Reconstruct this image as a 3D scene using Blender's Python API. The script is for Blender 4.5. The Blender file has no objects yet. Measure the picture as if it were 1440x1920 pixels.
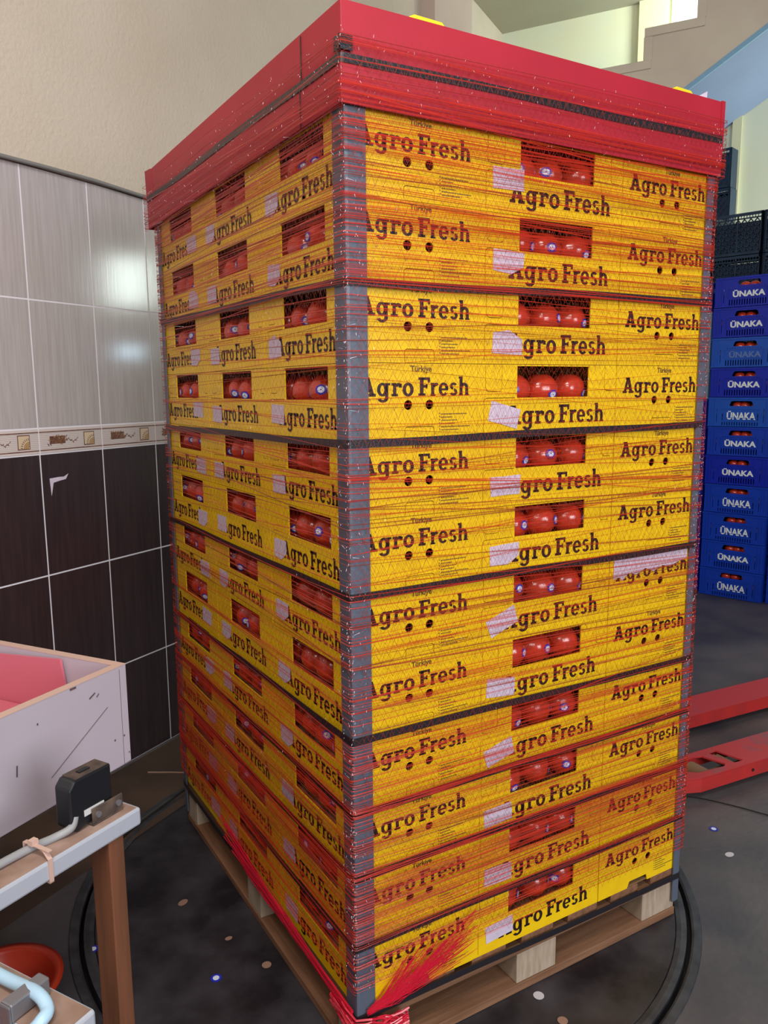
import bpy, bmesh, math, random
from mathutils import Vector, Matrix
from math import sin, cos, pi, radians
random.seed(7)
SC = bpy.context.scene
COL = SC.collection

# ------------------------------------------------------------------ camera
cam_d = bpy.data.cameras.new('camera'); cam = bpy.data.objects.new('camera', cam_d); COL.objects.link(cam)
CP = Vector((-0.71151, -1.31810, 1.44223)); YAW, PIT, ROL = 1.03304207, -0.15318011, -0.00871151
fw = Vector((cos(YAW)*cos(PIT), sin(YAW)*cos(PIT), sin(PIT))); rt = Vector((sin(YAW), -cos(YAW), 0)); up = rt.cross(fw)
r2 = rt*cos(ROL)+up*sin(ROL); u2 = up*cos(ROL)-rt*sin(ROL)
mw = Matrix((r2, u2, -fw)).transposed().to_4x4(); mw.translation = CP
cam.matrix_world = mw
cam_d.sensor_fit = 'VERTICAL'; cam_d.sensor_height = 36; cam_d.lens = 1494.3/1920*36
cam_d.clip_start = .02
SC.camera = cam

# room frame: s runs along the tiled wall, t away from it
A0 = Vector((-.074, 1.731, 0)); RA = radians(31.75)
D = Vector((cos(RA), sin(RA), 0)); E_ = Vector((sin(RA), -cos(RA), 0))
def rm(s, t, z): return A0 + D*s + E_*t + Vector((0, 0, z))
RM = Matrix((D, E_, Vector((0, 0, 1)))).transposed().to_4x4(); RM.translation = A0   # left-handed (mirror) frame, only for placing points

# ------------------------------------------------------------------ light
SC.view_settings.view_transform = 'Standard'; SC.view_settings.look = 'None'
SC.view_settings.gamma = 1; SC.view_settings.exposure = 0.0; SC.view_settings.use_curve_mapping = False
w = bpy.data.worlds.new('world'); SC.world = w; w.use_nodes = True
w.node_tree.nodes['Background'].inputs[0].default_value = (.72, .80, 1, 1); w.node_tree.nodes['Background'].inputs[1].default_value = .2
def area(name, loc, target, size, power, color, size_y=None):
    l = bpy.data.lights.new(name, 'AREA'); l.energy = power; l.color = color; l.size = size
    if size_y: l.shape = 'RECTANGLE'; l.size_y = size_y
    o = bpy.data.objects.new(name, l); COL.objects.link(o); o.location = loc
    o.rotation_euler = (Vector(target)-Vector(loc)).to_track_quat('-Z', 'Y').to_euler()
    return o
area('daylight_doorway', (0.6, -5.6, 2.5), (0.4, 0, 1.2), 2.6, 215, (.93, .95, 1), 2.2)
area('side_fill', rm(-3.9, 2.9, 3.3), (0.0, .6, 1.9), 1.5, 44, (1, .93, .87), .9)  # added fill for the left face; the wall behind has no opening
area('ceiling_lamp', (-1.0, -1.5, 3.7), (0, 0, 1.7), 1.2, 60, (1, .97, .93), .3)
area('stairwell_fill', rm(4.72, 1.95, 4.46), rm(5.35, -.1, 4.1), .45, 38, (.90, 1, .90), .3)  # unseen fill added to brighten the stairwell wall, no window at this spot
area('under_stair_fill', rm(4.9, 3.6, 2.4), rm(5.2, 1.2, 2.6), .8, 46, (.95, 1, .88), 1.2)  # added off-frame fill for the wall below the stairs, without a window
area('side_window_light', rm(3.4, 3.2, 2.42), rm(0, 0, 1.7), .34, 9, (.85, 1, .93), .42)
area('side_lamp', rm(2.45, 2.3, 1.74), rm(0, 0, 1.7), .12, 1.0, (.6, .85, 1), .07)

# ------------------------------------------------------------------ materials
def nt(name):
    m = bpy.data.materials.new(name); m.use_nodes = True; return m, m.node_tree, m.node_tree.nodes['Principled BSDF']
def mat(name, col, rough=.5, col2=None, scale=8, detail=4, bump=0, bscale=None, metal=0, stretch=(1, 1, 1), spec=.5, lo=.35, hi=.65, coat=0, bdist=.002, emit=0, sss=0):
    m, t, b = nt(name); b.inputs['Roughness'].default_value = rough; b.inputs['Metallic'].default_value = metal
    b.inputs['Specular IOR Level'].default_value = spec; b.inputs['Coat Weight'].default_value = coat; b.inputs['Coat Roughness'].default_value = .12
    c = (*col, 1)
    b.inputs['Base Color'].default_value = c
    tc = t.nodes.new('ShaderNodeTexCoord'); mp = t.nodes.new('ShaderNodeMapping'); mp.inputs['Scale'].default_value = stretch
    t.links.new(tc.outputs['Object'], mp.inputs[0])
    if col2:
        n = t.nodes.new('ShaderNodeTexNoise'); n.inputs['Scale'].default_value = scale; n.inputs['Detail'].default_value = detail
        r = t.nodes.new('ShaderNodeValToRGB'); r.color_ramp.elements[0].color = c; r.color_ramp.elements[1].color = (*col2, 1)
        r.color_ramp.elements[0].position = lo; r.color_ramp.elements[1].position = hi
        t.links.new(mp.outputs[0], n.inputs['Vector']); t.links.new(n.outputs['Fac'], r.inputs[0]); t.links.new(r.outputs[0], b.inputs['Base Color'])
    if bump:
        n2 = t.nodes.new('ShaderNodeTexNoise'); n2.inputs['Scale'].default_value = bscale or scale; n2.inputs['Detail'].default_value = 5
        bp = t.nodes.new('ShaderNodeBump'); bp.inputs['Strength'].default_value = bump; bp.inputs['Distance'].default_value = bdist
        t.links.new(mp.outputs[0], n2.inputs['Vector']); t.links.new(n2.outputs['Fac'], bp.inputs['Height']); t.links.new(bp.outputs[0], b.inputs['Normal'])
    if sss: b.inputs['Subsurface Weight'].default_value = sss; b.inputs['Subsurface Radius'].default_value = (.02, .006, .003); b.inputs['Subsurface Scale'].default_value = .3
    if emit: b.inputs['Emission Color'].default_value = c; b.inputs['Emission Strength'].default_value = emit
    return m
M = {}
M['plaster'] = mat('wall_plaster', (.56, .48, .39), .8, (.50, .42, .33), 1.5, bump=.5, bscale=70, bdist=.006)
M['plaster_lit_pink'] = mat('pilaster_lit_pink', (.52, .41, .35), .8, (.47, .37, .31), 2, bump=.3, bscale=60)  # wall plaster with the pilaster's pinker light put into its colour
M['ceiling'] = mat('ceiling_paint', (.50, .47, .36), .85, (.44, .41, .31), 1.2)
M['pale'] = mat('stairwell_paint', (.66, .72, .58), .7, (.70, .70, .50), 1.3)
M['paleyellow'] = mat('pale_yellow_paint', (.72, .70, .44), .7, (.66, .66, .42), 2)
M['stair'] = mat('stair_paint', (.66, .58, .48), .75, (.60, .52, .43), 3)
M['soffit'] = mat('soffit_blue_grey', (.24, .33, .53), .7, (.22, .30, .49), 2)  # blue-grey tone of the stair underside
M['whitetrim'] = mat('white_trim', (.62, .62, .60), .5)
M['tile_light'] = mat('light_tile_glaze', (.47, .42, .42), .13, (.40, .36, .35), 9, 8, stretch=(14, 14, .6), spec=.6, bump=.04, bscale=14)
M['tile_dark'] = mat('dark_tile_glaze', (.030, .018, .020), .22, (.042, .024, .026), 8, 6, stretch=(9, 9, .6), spec=.5)
M['tile_border'] = mat('border_tile_glaze', (.62, .54, .52), .25)
M['border_line'] = mat('border_ribs', (.30, .24, .24), .4)
M['border_brown'] = mat('border_print_brown', (.10, .035, .02), .4, (.22, .09, .05), 60)
M['border_gold'] = mat('border_print_gold', (.36, .20, .07), .4)
M['border_cream'] = mat('border_print_cream', (.62, .48, .33), .4)
M['grout'] = mat('grout', (.74, .71, .78), .7)
M['cove'] = mat('grey_cable_trim', (.20, .19, .18), .6)
M['concrete'] = mat('concrete_floor', (.048, .045, .056), .5, (.115, .098, .100), 2.2, 8, bump=.5, bscale=45, bdist=.003)
M['disc'] = mat('turntable_plate', (.013, .010, .013), .42, (.058, .052, .060), 6, 9, bump=.35, bscale=60, bdist=.002, lo=.4, hi=.75)
M['rim'] = mat('turntable_rim', (.085, .088, .10), .45, (.05, .05, .06), 20, metal=.5)
M['brownstrip'] = mat('brown_floor_coating', (.085, .05, .035), .5, (.05, .03, .022), 4, 6)
M['black'] = mat('black_pit', (.004, .004, .004), .8)
M['yellow'] = mat('yellow_printed_board', (.92, .60, .006), .32, (.86, .54, .006), 25, bump=.06, bscale=8, spec=.5)
M['kraft'] = mat('kraft_board', (.22, .12, .05), .8)
M['ink'] = mat('dark_brown_ink', (.022, .008, .007), .45)
M['inkfine'] = mat('grey_brown_ink', (.13, .07, .02), .5)
M['label'] = mat('white_label_paper', (.70, .60, .72), .5, (.62, .53, .66), 50)
M['red'] = mat('red_cover_board', (.43, .010, .028), .5, (.38, .008, .024), 4, bump=.08, bscale=6)
M['strap'] = mat('black_strapping', (.018, .016, .020), .35, bump=.3, bscale=300)
M['protector'] = mat('blue_grey_corner_board', (.105, .125, .17), .4, (.09, .11, .15), 14)
M['tomato'] = mat('tomato_skin', (.56, .028, .014), .2, (.50, .045, .014), 7, spec=.6, coat=.35, sss=.08)
M['green'] = mat('tomato_stem', (.025, .07, .02), .6)
M['blue_st'] = mat('blue_sticker_ink', (.02, .03, .42), .35)
M['white_st'] = mat('white_sticker_ink', (.72, .78, .90), .35)
M['wood'] = mat('pallet_wood', (.17, .08, .038), .75, (.26, .13, .07), 5, 8, stretch=(1, 1, 12), bump=.25, bscale=20)
M['woodx'] = mat('pallet_wood_along', (.17, .078, .037), .75, (.26, .13, .068), 5, 8, stretch=(1, 14, 14), bump=.25, bscale=20)
M['woody'] = mat('pallet_wood_side', (.16, .07, .032), .75, (.25, .115, .06), 5, 8, stretch=(14, 1, 14), bump=.25, bscale=20)
M['block'] = mat('pallet_block_wood', (.46, .36, .27), .8, (.36, .27, .19), 16, 8, stretch=(6, 1, 1), bump=.3, bscale=30)
M['legwood'] = mat('leg_wood', (.19, .065, .028), .7, (.13, .048, .02), 5, 8, stretch=(10, 10, .8), bump=.2, bscale=20)
M['whitepaint'] = mat('white_laminate', (.50, .44, .50), .4, (.46, .40, .47), 3)
M['edgeband'] = mat('peach_edge_band', (.60, .40, .33), .5)
M['scratch'] = mat('scratched_laminate', (.12, .07, .07), .6)
M['stain'] = mat('yellowed_glue', (.42, .33, .36), .5)
M['pink'] = mat('pink_plastic_sheet', (.62, .15, .20), .35)
M['beam'] = mat('worn_white_paint', (.42, .44, .50), .5, (.30, .32, .33), 14, 8, lo=.55, hi=.75)
M['peeled'] = mat('peeling_beam_top', (.40, .27, .22), .7, (.25, .15, .11), 18, 6)
M['blackplastic'] = mat('black_plastic', (.010, .011, .014), .35, bump=.1, bscale=80)
M['dust'] = mat('dusty_plastic', (.13, .085, .06), .8, (.05, .035, .03), 40)
M['greymetal'] = mat('galvanised_metal', (.26, .25, .27), .45, metal=.6)
M['cable'] = mat('grey_cable', (.30, .30, .31), .45)
M['bluecable'] = mat('pale_blue_cable', (.42, .62, .78), .4)
M['orange'] = mat('orange_red_plastic', (.42, .030, .010), .35)
M['jack'] = mat('worn_red_paint', (.50, .035, .035), .45, (.16, .09, .10), 7, 8, lo=.56, hi=.72, bump=.15, bscale=20)
M['jackside'] = mat('red_paint', (.52, .030, .028), .42, (.40, .03, .03), 9)
M['roller'] = mat('tan_roller', (.24, .13, .07), .5)
for k, c in dict(royal=(.004, .020, .42), mid=(.004, .045, .46), light=(.008, .085, .50), deep=(.004, .015, .28)).items():
    M['crate_'+k] = mat('blue_crate_plastic_'+k, c, .38, tuple(x*.85 for x in c), 6)
M['crate_pale'] = mat('pale_translucent_plastic', (.22, .42, .62), .4)
M['crate_dark'] = mat('dark_crate_plastic', (.006, .022, .055), .5, (.010, .035, .075), 9)
M['crate_white'] = mat('white_crate_print', (.75, .80, .80), .5)
M['crate_faded'] = mat('faded_crate_print', (.10, .17, .42), .6)
M['yellowtab'] = mat('bright_yellow_tab', (.80, .66, .02), .4)
M['glass'] = mat('daylit_window_pane', (.75, .92, 1), .2, emit=1.6)
M['scrap'] = mat('paper_scrap', (.55, .52, .56), .6)
M['tan'] = mat('tan_scrap', (.30, .17, .12), .7)
def netmat(name, col, alpha=1):
    m, t, b = nt(name); b.inputs['Base Color'].default_value = (*col, 1); b.inputs['Roughness'].default_value = .28
    b.inputs['Specular IOR Level'].default_value = .7; b.inputs['Alpha'].default_value = alpha
    return m
M['net'] = netmat('red_net_strand', (.60, .030, .012), .62)
M['netdark'] = netmat('dark_red_net_thread', (.30, .03, .014), .75)
M['filament'] = netmat('glint_net_filament', (.80, .70, .82))
M['rope'] = netmat('crimson_net_bundle', (.62, .010, .035))

# ------------------------------------------------------------------ helpers
class MB:
    def __init__(s): s.v = []; s.f = []; s.mi = []
    def quadpts(s, pts, mi=0):
        n = len(s.v); s.v += [tuple(p) for p in pts]; s.f.append(tuple(range(n, n+len(pts)))); s.mi.append(mi)
    def box(s, x0, x1, y0, y1, z0, z1, mi=0, mx=None):
        n = len(s.v)
        c = [(x, y, z) for x in (x0, x1) for y in (y0, y1) for z in (z0, z1)]
        if mx: c = [tuple(mx @ Vector(p)) for p in c]
        s.v += c
        F = [(0, 1, 3, 2), (4, 6, 7, 5), (0, 4, 5, 1), (2, 3, 7, 6), (0, 2, 6, 4), (1, 5, 7, 3)]
        for f in F: s.f.append(tuple(n+i for i in f)); s.mi.append(mi)
    def rbox(s, o, ax, ay, az, mi=0):
        """box from corner o along three vectors"""
        o, ax, ay, az = map(Vector, (o, ax, ay, az)); n = len(s.v)
        s.v += [tuple(o+ax*i+ay*j+az*k) for i in (0, 1) for j in (0, 1) for k in (0, 1)]
        for f in [(0, 1, 3, 2), (4, 6, 7, 5), (0, 4, 5, 1), (2, 3, 7, 6), (0, 2, 6, 4), (1, 5, 7, 3)]: s.f.append(tuple(n+i for i in f)); s.mi.append(mi)
    def prism(s, pts, vec, mi=0):
        n = len(s.v); k = len(pts); vec = Vector(vec)
        s.v += [tuple(p) for p in pts]+[tuple(Vector(p)+vec) for p in pts]
        s.f.append(tuple(range(n, n+k))[::-1]); s.mi.append(mi); s.f.append(tuple(range(n+k, n+2*k))); s.mi.append(mi)
        for i in range(k): s.f.append((n+i, n+(i+1) % k, n+k+(i+1) % k, n+k+i)); s.mi.append(mi)
    def cyl(s, c, axis, r, h, seg=24, mi=0, r2=None):
        a = Vector(axis).normalized(); u = a.orthogonal().normalized(); v = a.cross(u); c = Vector(c)
        r2 = r if r2 is None else r2
        p0 = [c+(u*cos(2*pi*i/seg)+v*sin(2*pi*i/seg))*r for i in range(seg)]; p1 = [c+a*h+(u*cos(2*pi*i/seg)+v*sin(2*pi*i/seg))*r2 for i in range(seg)]
        n = len(s.v); s.v += [tuple(p) for p in p0+p1]
        s.f.append(tuple(range(n, n+seg))[::-1]); s.mi.append(mi); s.f.append(tuple(range(n+seg, n+2*seg))); s.mi.append(mi)
        for i in range(seg): s.f.append((n+i, n+(i+1) % seg, n+seg+(i+1) % seg, n+seg+i)); s.mi.append(mi)
    def tube(s, pts, r, seg=8, mi=0, close=False):
        pts = [Vector(p) for p in pts]; n = len(s.v); k = len(pts); prev = None
        for i, p in enumerate(pts):
            if close: d = pts[(i+1) % k]-pts[i-1]
            else: d = pts[min(i+1, k-1)]-pts[max(i-1, 0)]
            d.normalize()
            u = (prev - d*prev.dot(d)) if prev else d.orthogonal()
            if u.length < 1e-6: u = d.orthogonal()
            u.normalize(); prev = u; v = d.cross(u)
            rr = r(i/(k-1)) if callable(r) else r
            s.v += [tuple(p+(u*cos(2*pi*j/seg)+v*sin(2*pi*j/seg))*rr) for j in range(seg)]
        for i in range(k if close else k-1):
            a = n+i*seg; b = n+((i+1) % k)*seg
            for j in range(seg): s.f.append((a+j, a+(j+1) % seg, b+(j+1) % seg, b+j)); s.mi.append(mi)
        if not close:
            s.f.append(tuple(range(n, n+seg))[::-1]); s.mi.append(mi); s.f.append(tuple(range(n+(k-1)*seg, n+k*seg))); s.mi.append(mi)
    def lathe(s, prof, seg=40, mi=0, c=(0, 0, 0)):
        n = len(s.v); k = len(prof)
        for r, z in prof: s.v += [(c[0]+r*cos(2*pi*j/seg), c[1]+r*sin(2*pi*j/seg), c[2]+z) for j in range(seg)]
        for i in range(k-1):
            for j in range(seg): s.f.append((n+i*seg+j, n+i*seg+(j+1) % seg, n+(i+1)*seg+(j+1) % seg, n+(i+1)*seg+j)); s.mi.append(mi)
    def add(s, vf, mx=None, mi=0):
        n = len(s.v); vs, fs = vf[:2]
        s.v += [tuple(mx @ Vector(p)) if mx else tuple(p) for p in vs]
        for i, f in enumerate(fs): s.f.append(tuple(n+j for j in f)); s.mi.append(mi if len(vf) < 3 else vf[2][i])
    def mesh(s, name, mats, smooth=False, bevel=0, fix=True, autosm=False):
        me = bpy.data.meshes.new(name); me.from_pydata(s.v, [], s.f)
        for m in (mats if isinstance(mats, (list, tuple)) else [mats]): me.materials.append(m)
        me.polygons.foreach_set('material_index', s.mi)
        if fix or bevel:
            bm = bmesh.new(); bm.from_mesh(me)
            if fix: bmesh.ops.recalc_face_normals(bm, faces=bm.faces)
            if bevel: bmesh.ops.bevel(bm, geom=[e for e in bm.edges if len(e.link_faces) == 2 and e.calc_face_angle(0) > .5], offset=bevel, segments=2, affect='EDGES', profile=.5)
            bm.to_mesh(me); bm.free()
        if smooth: me.polygons.foreach_set('use_smooth', [True]*len(me.polygons))
        me.update(); return me
    def build(s, name, mats, parent=None, smooth=False, bevel=0, fix=True):
        return link(name, s.mesh(name, mats, smooth, bevel, fix), parent)
def link(name, me, parent=None, loc=None):
    o = bpy.data.objects.new(name, me); COL.objects.link(o)
    if parent: o.parent = parent
    if loc: o.location = loc
    return o
def tag(o, label, cat, group=None, kind=None):
    o['label'] = label; o['category'] = cat
    if group: o['group'] = group
    if kind: o['kind'] = kind
    return o
def empty(name, loc=(0, 0, 0), rz=0):
    o = bpy.data.objects.new(name, None); COL.objects.link(o); o.location = loc; o.rotation_euler = (0, 0, rz); o.empty_display_size = .05; return o
def struct(o): o['kind'] = 'structure'; return o
def copytree(o, parent=None):
    c = o.copy(); COL.objects.link(c); c.parent = parent
    for ch in list(o.children): copytree(ch, c)
    return c
def panel(outline, holes=(), th=.003):
    """flat panel with real holes in local XZ, thickness towards +Y; returns (verts, faces)"""
    cu = bpy.data.curves.new('tmp', 'CURVE'); cu.dimensions = '2D'; cu.fill_mode = 'BOTH'; cu.extrude = th/2
    for loop in [outline]+list(holes):
        sp = cu.splines.new('POLY'); sp.points.add(len(loop)-1)
        for p, (x, y) in zip(sp.points, loop): p.co = (x, y, 0, 1)
        sp.use_cyclic_u = True
    o = bpy.data.objects.new('tmp', cu); COL.objects.link(o)
    dg = bpy.context.evaluated_depsgraph_get(); me = bpy.data.meshes.new_from_object(o.evaluated_get(dg))
    vs = [(v.co.x, th/2-v.co.z, v.co.y) for v in me.vertices]; fs = [tuple(p.vertices) for p in me.polygons]
    bpy.data.objects.remove(o); bpy.data.curves.remove(cu); bpy.data.meshes.remove(me)
    return vs, fs
def textmesh(s, size, ext=.0003, offset=0.0, squeeze=1.0, shear=0):
    cu = bpy.data.curves.new('tmp', 'FONT'); cu.body = s; cu.size = size; cu.extrude = ext; cu.offset = offset; cu.resolution_u = 3; cu.shear = shear
    cu.align_x = 'CENTER'; cu.align_y = 'CENTER'
    o = bpy.data.objects.new('tmp', cu); COL.objects.link(o)
    dg = bpy.context.evaluated_depsgraph_get(); dg.update(); me = bpy.data.meshes.new_from_object(o.evaluated_get(dg))
    xs = [v.co.x for v in me.vertices]; ys = [v.co.y for v in me.vertices]
    cx, cy = (min(xs)+max(xs))/2, (min(ys)+max(ys))/2; W, H = max(xs)-min(xs), max(ys)-min(ys)
    vs = [((v.co.x-cx)*squeeze, -v.co.z, v.co.y-cy) for v in me.vertices]; fs = [tuple(p.vertices) for p in me.polygons]
    bpy.data.objects.remove(o); bpy.data.curves.remove(cu); bpy.data.meshes.remove(me)
    return vs, fs, W*squeeze, H
def circ(cx, cy, r, n=20, ry=None): return [(cx+r*cos(2*pi*i/n), cy+(ry or r)*sin(2*pi*i/n)) for i in range(n)]
def slot(pts, w):
    """thin closed outline following a polyline"""
    L, R = [], []
    P = [Vector(p) for p in pts]
    for i, p in enumerate(P):
        d = (P[min(i+1, len(P)-1)]-P[max(i-1, 0)]).normalized(); n = Vector((-d.y, d.x))
        L.append(tuple(p+n*w/2)); R.append(tuple(p-n*w/2))
    return L+R[::-1]
def arcp(cx, cy, r, a0, a1, n=5): return [(cx+r*cos(radians(a0+(a1-a0)*i/n)), cy+r*sin(radians(a0+(a1-a0)*i/n))) for i in range(n+1)]

# ---- slab letters of the box print, drawn as strokes (x, y), cap height 1
def bar(x0, y0, x1, y1, w, F):
    d = Vector((x1-x0, y1-y0)).normalized(); n = Vector((-d.y, d.x))*w/2; F.append([(x0+n.x, y0+n.y), (x0-n.x, y0-n.y), (x1-n.x, y1-n.y), (x1+n.x, y1+n.y)])
def rc(x0, x1, y0, y1, F): F.append([(x0, y0), (x1, y0), (x1, y1), (x0, y1)])
def arcs(cx, cy, rx, ry, a0, a1, w, F, n=14, wy=None):
    wy = wy or w*.8
    pr = None
    for i in range(n+1):
        a = radians(a0+(a1-a0)*i/n); o = (cx+rx*cos(a), cy+ry*sin(a)); q = (cx+(rx-w)*cos(a), cy+(ry-wy)*sin(a))
        if pr: F.append([pr[0], o, q, pr[1]])
        pr = (o, q)
def glyph(ch):
    F = []
    if ch == 'A':
        bar(.17, .05, .44, .95, .21, F); bar(.47, .97, .76, .05, .25, F); rc(.25, .66, .24, .38, F)
        rc(-.02, .36, 0, .15, F); rc(.54, .98, 0, .15, F); rc(.24, .58, .86, 1.0, F); return F, 1.0
    if ch == 'g':
        arcs(.34, .36, .33, .36, 0, 360, .21, F, 22, .13); rc(.50, .71, -.10, .70, F); rc(.50, .84, .58, .70, F)
        arcs(.37, -.08, .34, .24, 0, -165, .21, F, 14, .14); return F, .86
    if ch == 'r':
        rc(.10, .31, 0, .70, F); rc(0, .42, 0, .13, F); rc(0, .25, .57, .70, F); arcs(.46, .42, .26, .29, 150, 40, .17, F, 8, .17); rc(.47, .66, .46, .66, F); return F, .66
    if ch == 'o':
        arcs(.36, .35, .36, .37, 0, 360, .22, F, 24, .14); return F, .76
    if ch == 'F':
        rc(.10, .34, 0, 1, F); rc(0, .47, 0, .14, F); rc(0, .77, .86, 1, F); rc(.63, .77, .72, .9, F); rc(.3, .60, .45, .59, F); rc(.50, .60, .40, .64, F); return F, .76
    if ch == 'R':   # lighter r of the second word
        rc(.04, .25, 0, .70, F); rc(0, .32, 0, .09, F); rc(0, .15, .59, .70, F); arcs(.38, .42, .25, .29, 160, 50, .17, F, 8, .17); return F, .50
    if ch == 'e':
        arcs(.33, .35, .33, .37, 0, 320, .20, F, 20, .135); rc(.12, .64, .29, .40, F); return F, .68
    if ch == 's':
        arcs(.29, .52, .25, .20, 25, 260, .18, F, 12, .13); arcs(.29, .19, .26, .21, 80, -165, .18, F, 12, .135); return F, .60
    if ch == 'h':
        rc(.06, .27, 0, 1.05, F); rc(0, .15, .93, 1.05, F); arcs(.38, .40, .29, .31, 150, 0, .20, F, 10, .16); rc(.46, .67, 0, .42, F); rc(.0, .31, 0, .08, F); rc(.42, .72, 0, .08, F); return F, .74
def logo(x0, z0, width, cap):
    """returns quads (verts, faces) of the print in local XZ at y=0"""
    x = 0; out = []
    for word in ('Agro', ' ', 'FResh'):
        if word == ' ': x += .22; continue
        for ch in word:
            F, a = glyph(ch)
            for f in F: out.append([(px+x, py) for px, py in f])
            x += a+.045
    k = width/(x-.045); vs, fs = [], []
    for f in out:
        n = len(vs); vs += [(x0+px*k, 0, z0+py*cap) for px, py in f]; fs.append(tuple(range(n, n+len(f))))
    return vs, fs

# ------------------------------------------------------------------ room
ZT = 2.165
# floor with a round hole for the turntable
TC = (.425, .60); TR = .885
fo = [(-4, -6), (9, -6), (9, 8), (-4, 8)]
pv, pf = panel(fo, [circ(*TC, TR, 96)], .06)
mb = MB(); mb.add((pv, pf), Matrix.Rotation(-pi/2, 4, 'X')); # XZ -> XY
mb.v = [(x, -y if False else y, z) for x, y, z in mb.v]
zmax = max(v[2] for v in mb.v); ys = [v[1] for v in mb.v]
flip = 1 if max(ys) > 7 else -1
mb.v = [(x, y*flip, z-zmax) for x, y, z in mb.v]
fl = struct(mb.build('floor', M['concrete']))
# brown coated strip along the wall
mb = MB(); mb.prism([rm(-3, 0.02, .001), rm(2.6, .02, .001), rm(2.6, .42, .001), rm(-3, .42, .001)], (0, 0, .0015)); struct(mb.build('trim_1', M['brownstrip']))

# tiled wall
def tile_range(s0, s1): return range(int(math.floor((s0+.303)/.2735)), int(math.ceil((s1+.303)/.2735)))
mb = MB()
def rbx(mb, s0, s1, t0, t1, z0, z1, mi=0): mb.rbox(rm(s0, t0, z0), D*(s1-s0), E_*(t1-t0), Vector((0, 0, z1-z0)), mi)
rbx(mb, -4.6, 2.75, -.15, -.0009, 0, ZT-.003, 0)
g = .0027
rows = [(-.018, .400), (.400, .818), (.818, 1.235), (1.322, 1.742), (1.742, ZT)]
for k in tile_range(-4.3, 2.7):
    a, b = -.303+.2735*k, -.303+.2735*(k+1)
    for i, (z0, z1) in enumerate(rows):
        rbx(mb, a+g, b-g, -.004+random.uniform(-.0004, .0004), 0, max(z0, 0)+g, z1-g, 2 if i < 3 else 1)
    rbx(mb, a+g, b-g, -.004, .0008, 1.235+g, 1.322-g, 3)
wl = mb.build('wall_left', [M['grout'], M['tile_light'], M['tile_dark'], M['tile_border']], bevel=0); struct(wl)
bv = wl.modifiers.new('b', 'BEVEL'); bv.width = .0007; bv.segments = 2; bv.limit_method = 'ANGLE'
# border decoration: ribs, leafy spray and a small sun picture on each border tile
mb = MB()
def rq(s0, s1, z0, z1, t, mi): mb.quadpts([rm(s0, t, z0), rm(s1, t, z0), rm(s1, t, z1), rm(s0, t, z1)], mi)
for k in tile_range(-4.3, 2.7):
    a, b = -.303+.2735*k+g, -.303+.2735*(k+1)-g
    for z in (1.2475, 1.3085): rbx(mb, a, b, 0, .002, z-.0016, z+.0016, 0)
    for i in range(9): rbx(mb, a, b, 0, .0011, 1.2535+i*.0062, 1.2542+i*.0062, 4)
    c = b-.058; z = 1.278
    rq(c-.024, c+.024, z-.024, z+.024, .0016, 1); rq(c-.021, c+.021, z-.021, z+.021, .0019, 3)
    for r0, r1 in ((.004, .010), (.0115, .0165), (.018, .022)):
        for i in range(8):
            a0, a1 = radians(90+90*i/8), radians(90+90*(i+1)/8); ox, oz = c+.0205, z-.0205
            mb.quadpts([rm(ox+r0*cos(a0), .0022, oz+r0*sin(a0)), rm(ox+r1*cos(a0), .0022, oz+r1*sin(a0)), rm(ox+r1*cos(a1), .0022, oz+r1*sin(a1)), rm(ox+r0*cos(a1), .0022, oz+r0*sin(a1))], 2)
    for i in range(7):
        aa = radians(95+80*i/6); ox, oz = c+.0205, z-.0205; dx, dz = cos(aa), sin(aa); n = (-dz*.0012, dx*.0012)
        mb.quadpts([rm(ox+dx*.026+n[0], .0022, oz+dz*.026+n[1]), rm(ox+dx*.026-n[0], .0022, oz+dz*.026-n[1]), rm(ox+dx*.034-n[0], .0022, oz+dz*.034-n[1]), rm(ox+dx*.034+n[0], .0022, oz+dz*.034+n[1])], 1)
    cb = a+.075; rq(cb-.035, cb+.030, z-.011, z+.015, .0014, 1)
    for i in range(26):
        px, pz = cb+random.uniform(-.043, .036), z+random.uniform(-.013, .017); an = random.uniform(0, pi); l = .007
        u = (cos(an)*l, sin(an)*l); v = (-sin(an)*.0022, cos(an)*.0022)
        mb.quadpts([rm(px-u[0], .0018, pz-u[1]), rm(px+v[0], .0018, pz+v[1]), rm(px+u[0], .0018, pz+u[1]), rm(px-v[0], .0018, pz-v[1])], random.choice((0, 1, 2)))
    pts = [(cb+.03+.0065*i, z-.002+.005*sin(i*.9)) for i in range(9)]
    for (x0, y0), (x1, y1) in zip(pts, pts[1:]): mb.quadpts([rm(x0, .0018, y0-.0008), rm(x1, .0018, y1-.0008), rm(x1, .0018, y1+.0008), rm(x0, .0018, y0+.0008)], 0)
    for i, (x, y) in enumerate(pts[1:]):
        an = 1.0 if i % 2 else -1.0; u = (cos(an)*.007, sin(an)*.007); v = (-sin(an)*.0018, cos(an)*.0018)
        mb.quadpts([rm(x, .002, y), rm(x+u[0]*.5+v[0], .002, y+u[1]*.5+v[1]), rm(x+u[0], .002, y+u[1]), rm(x+u[0]*.5-v[0], .002, y+u[1]*.5-v[1])], 0)
o = mb.build('border_picture', [M['border_brown'], M['border_brown'], M['border_gold'], M['border_cream'], M['border_line']], wl, fix=False)
# scuff of white paint on a dark tile
mb = MB()
mb.prism([rm(-.272, .0005, 1.150), rm(-.232, .0005, 1.152), rm(-.212, .0005, 1.151), rm(-.192, .0005, 1.160), rm(-.204, .0005, 1.142), rm(-.236, .0005, 1.138), rm(-.257, .0005, 1.134), rm(-.268, .0005, 1.090)], E_*.0008); mb.build('paint_scuff', M['label'], wl)
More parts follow.
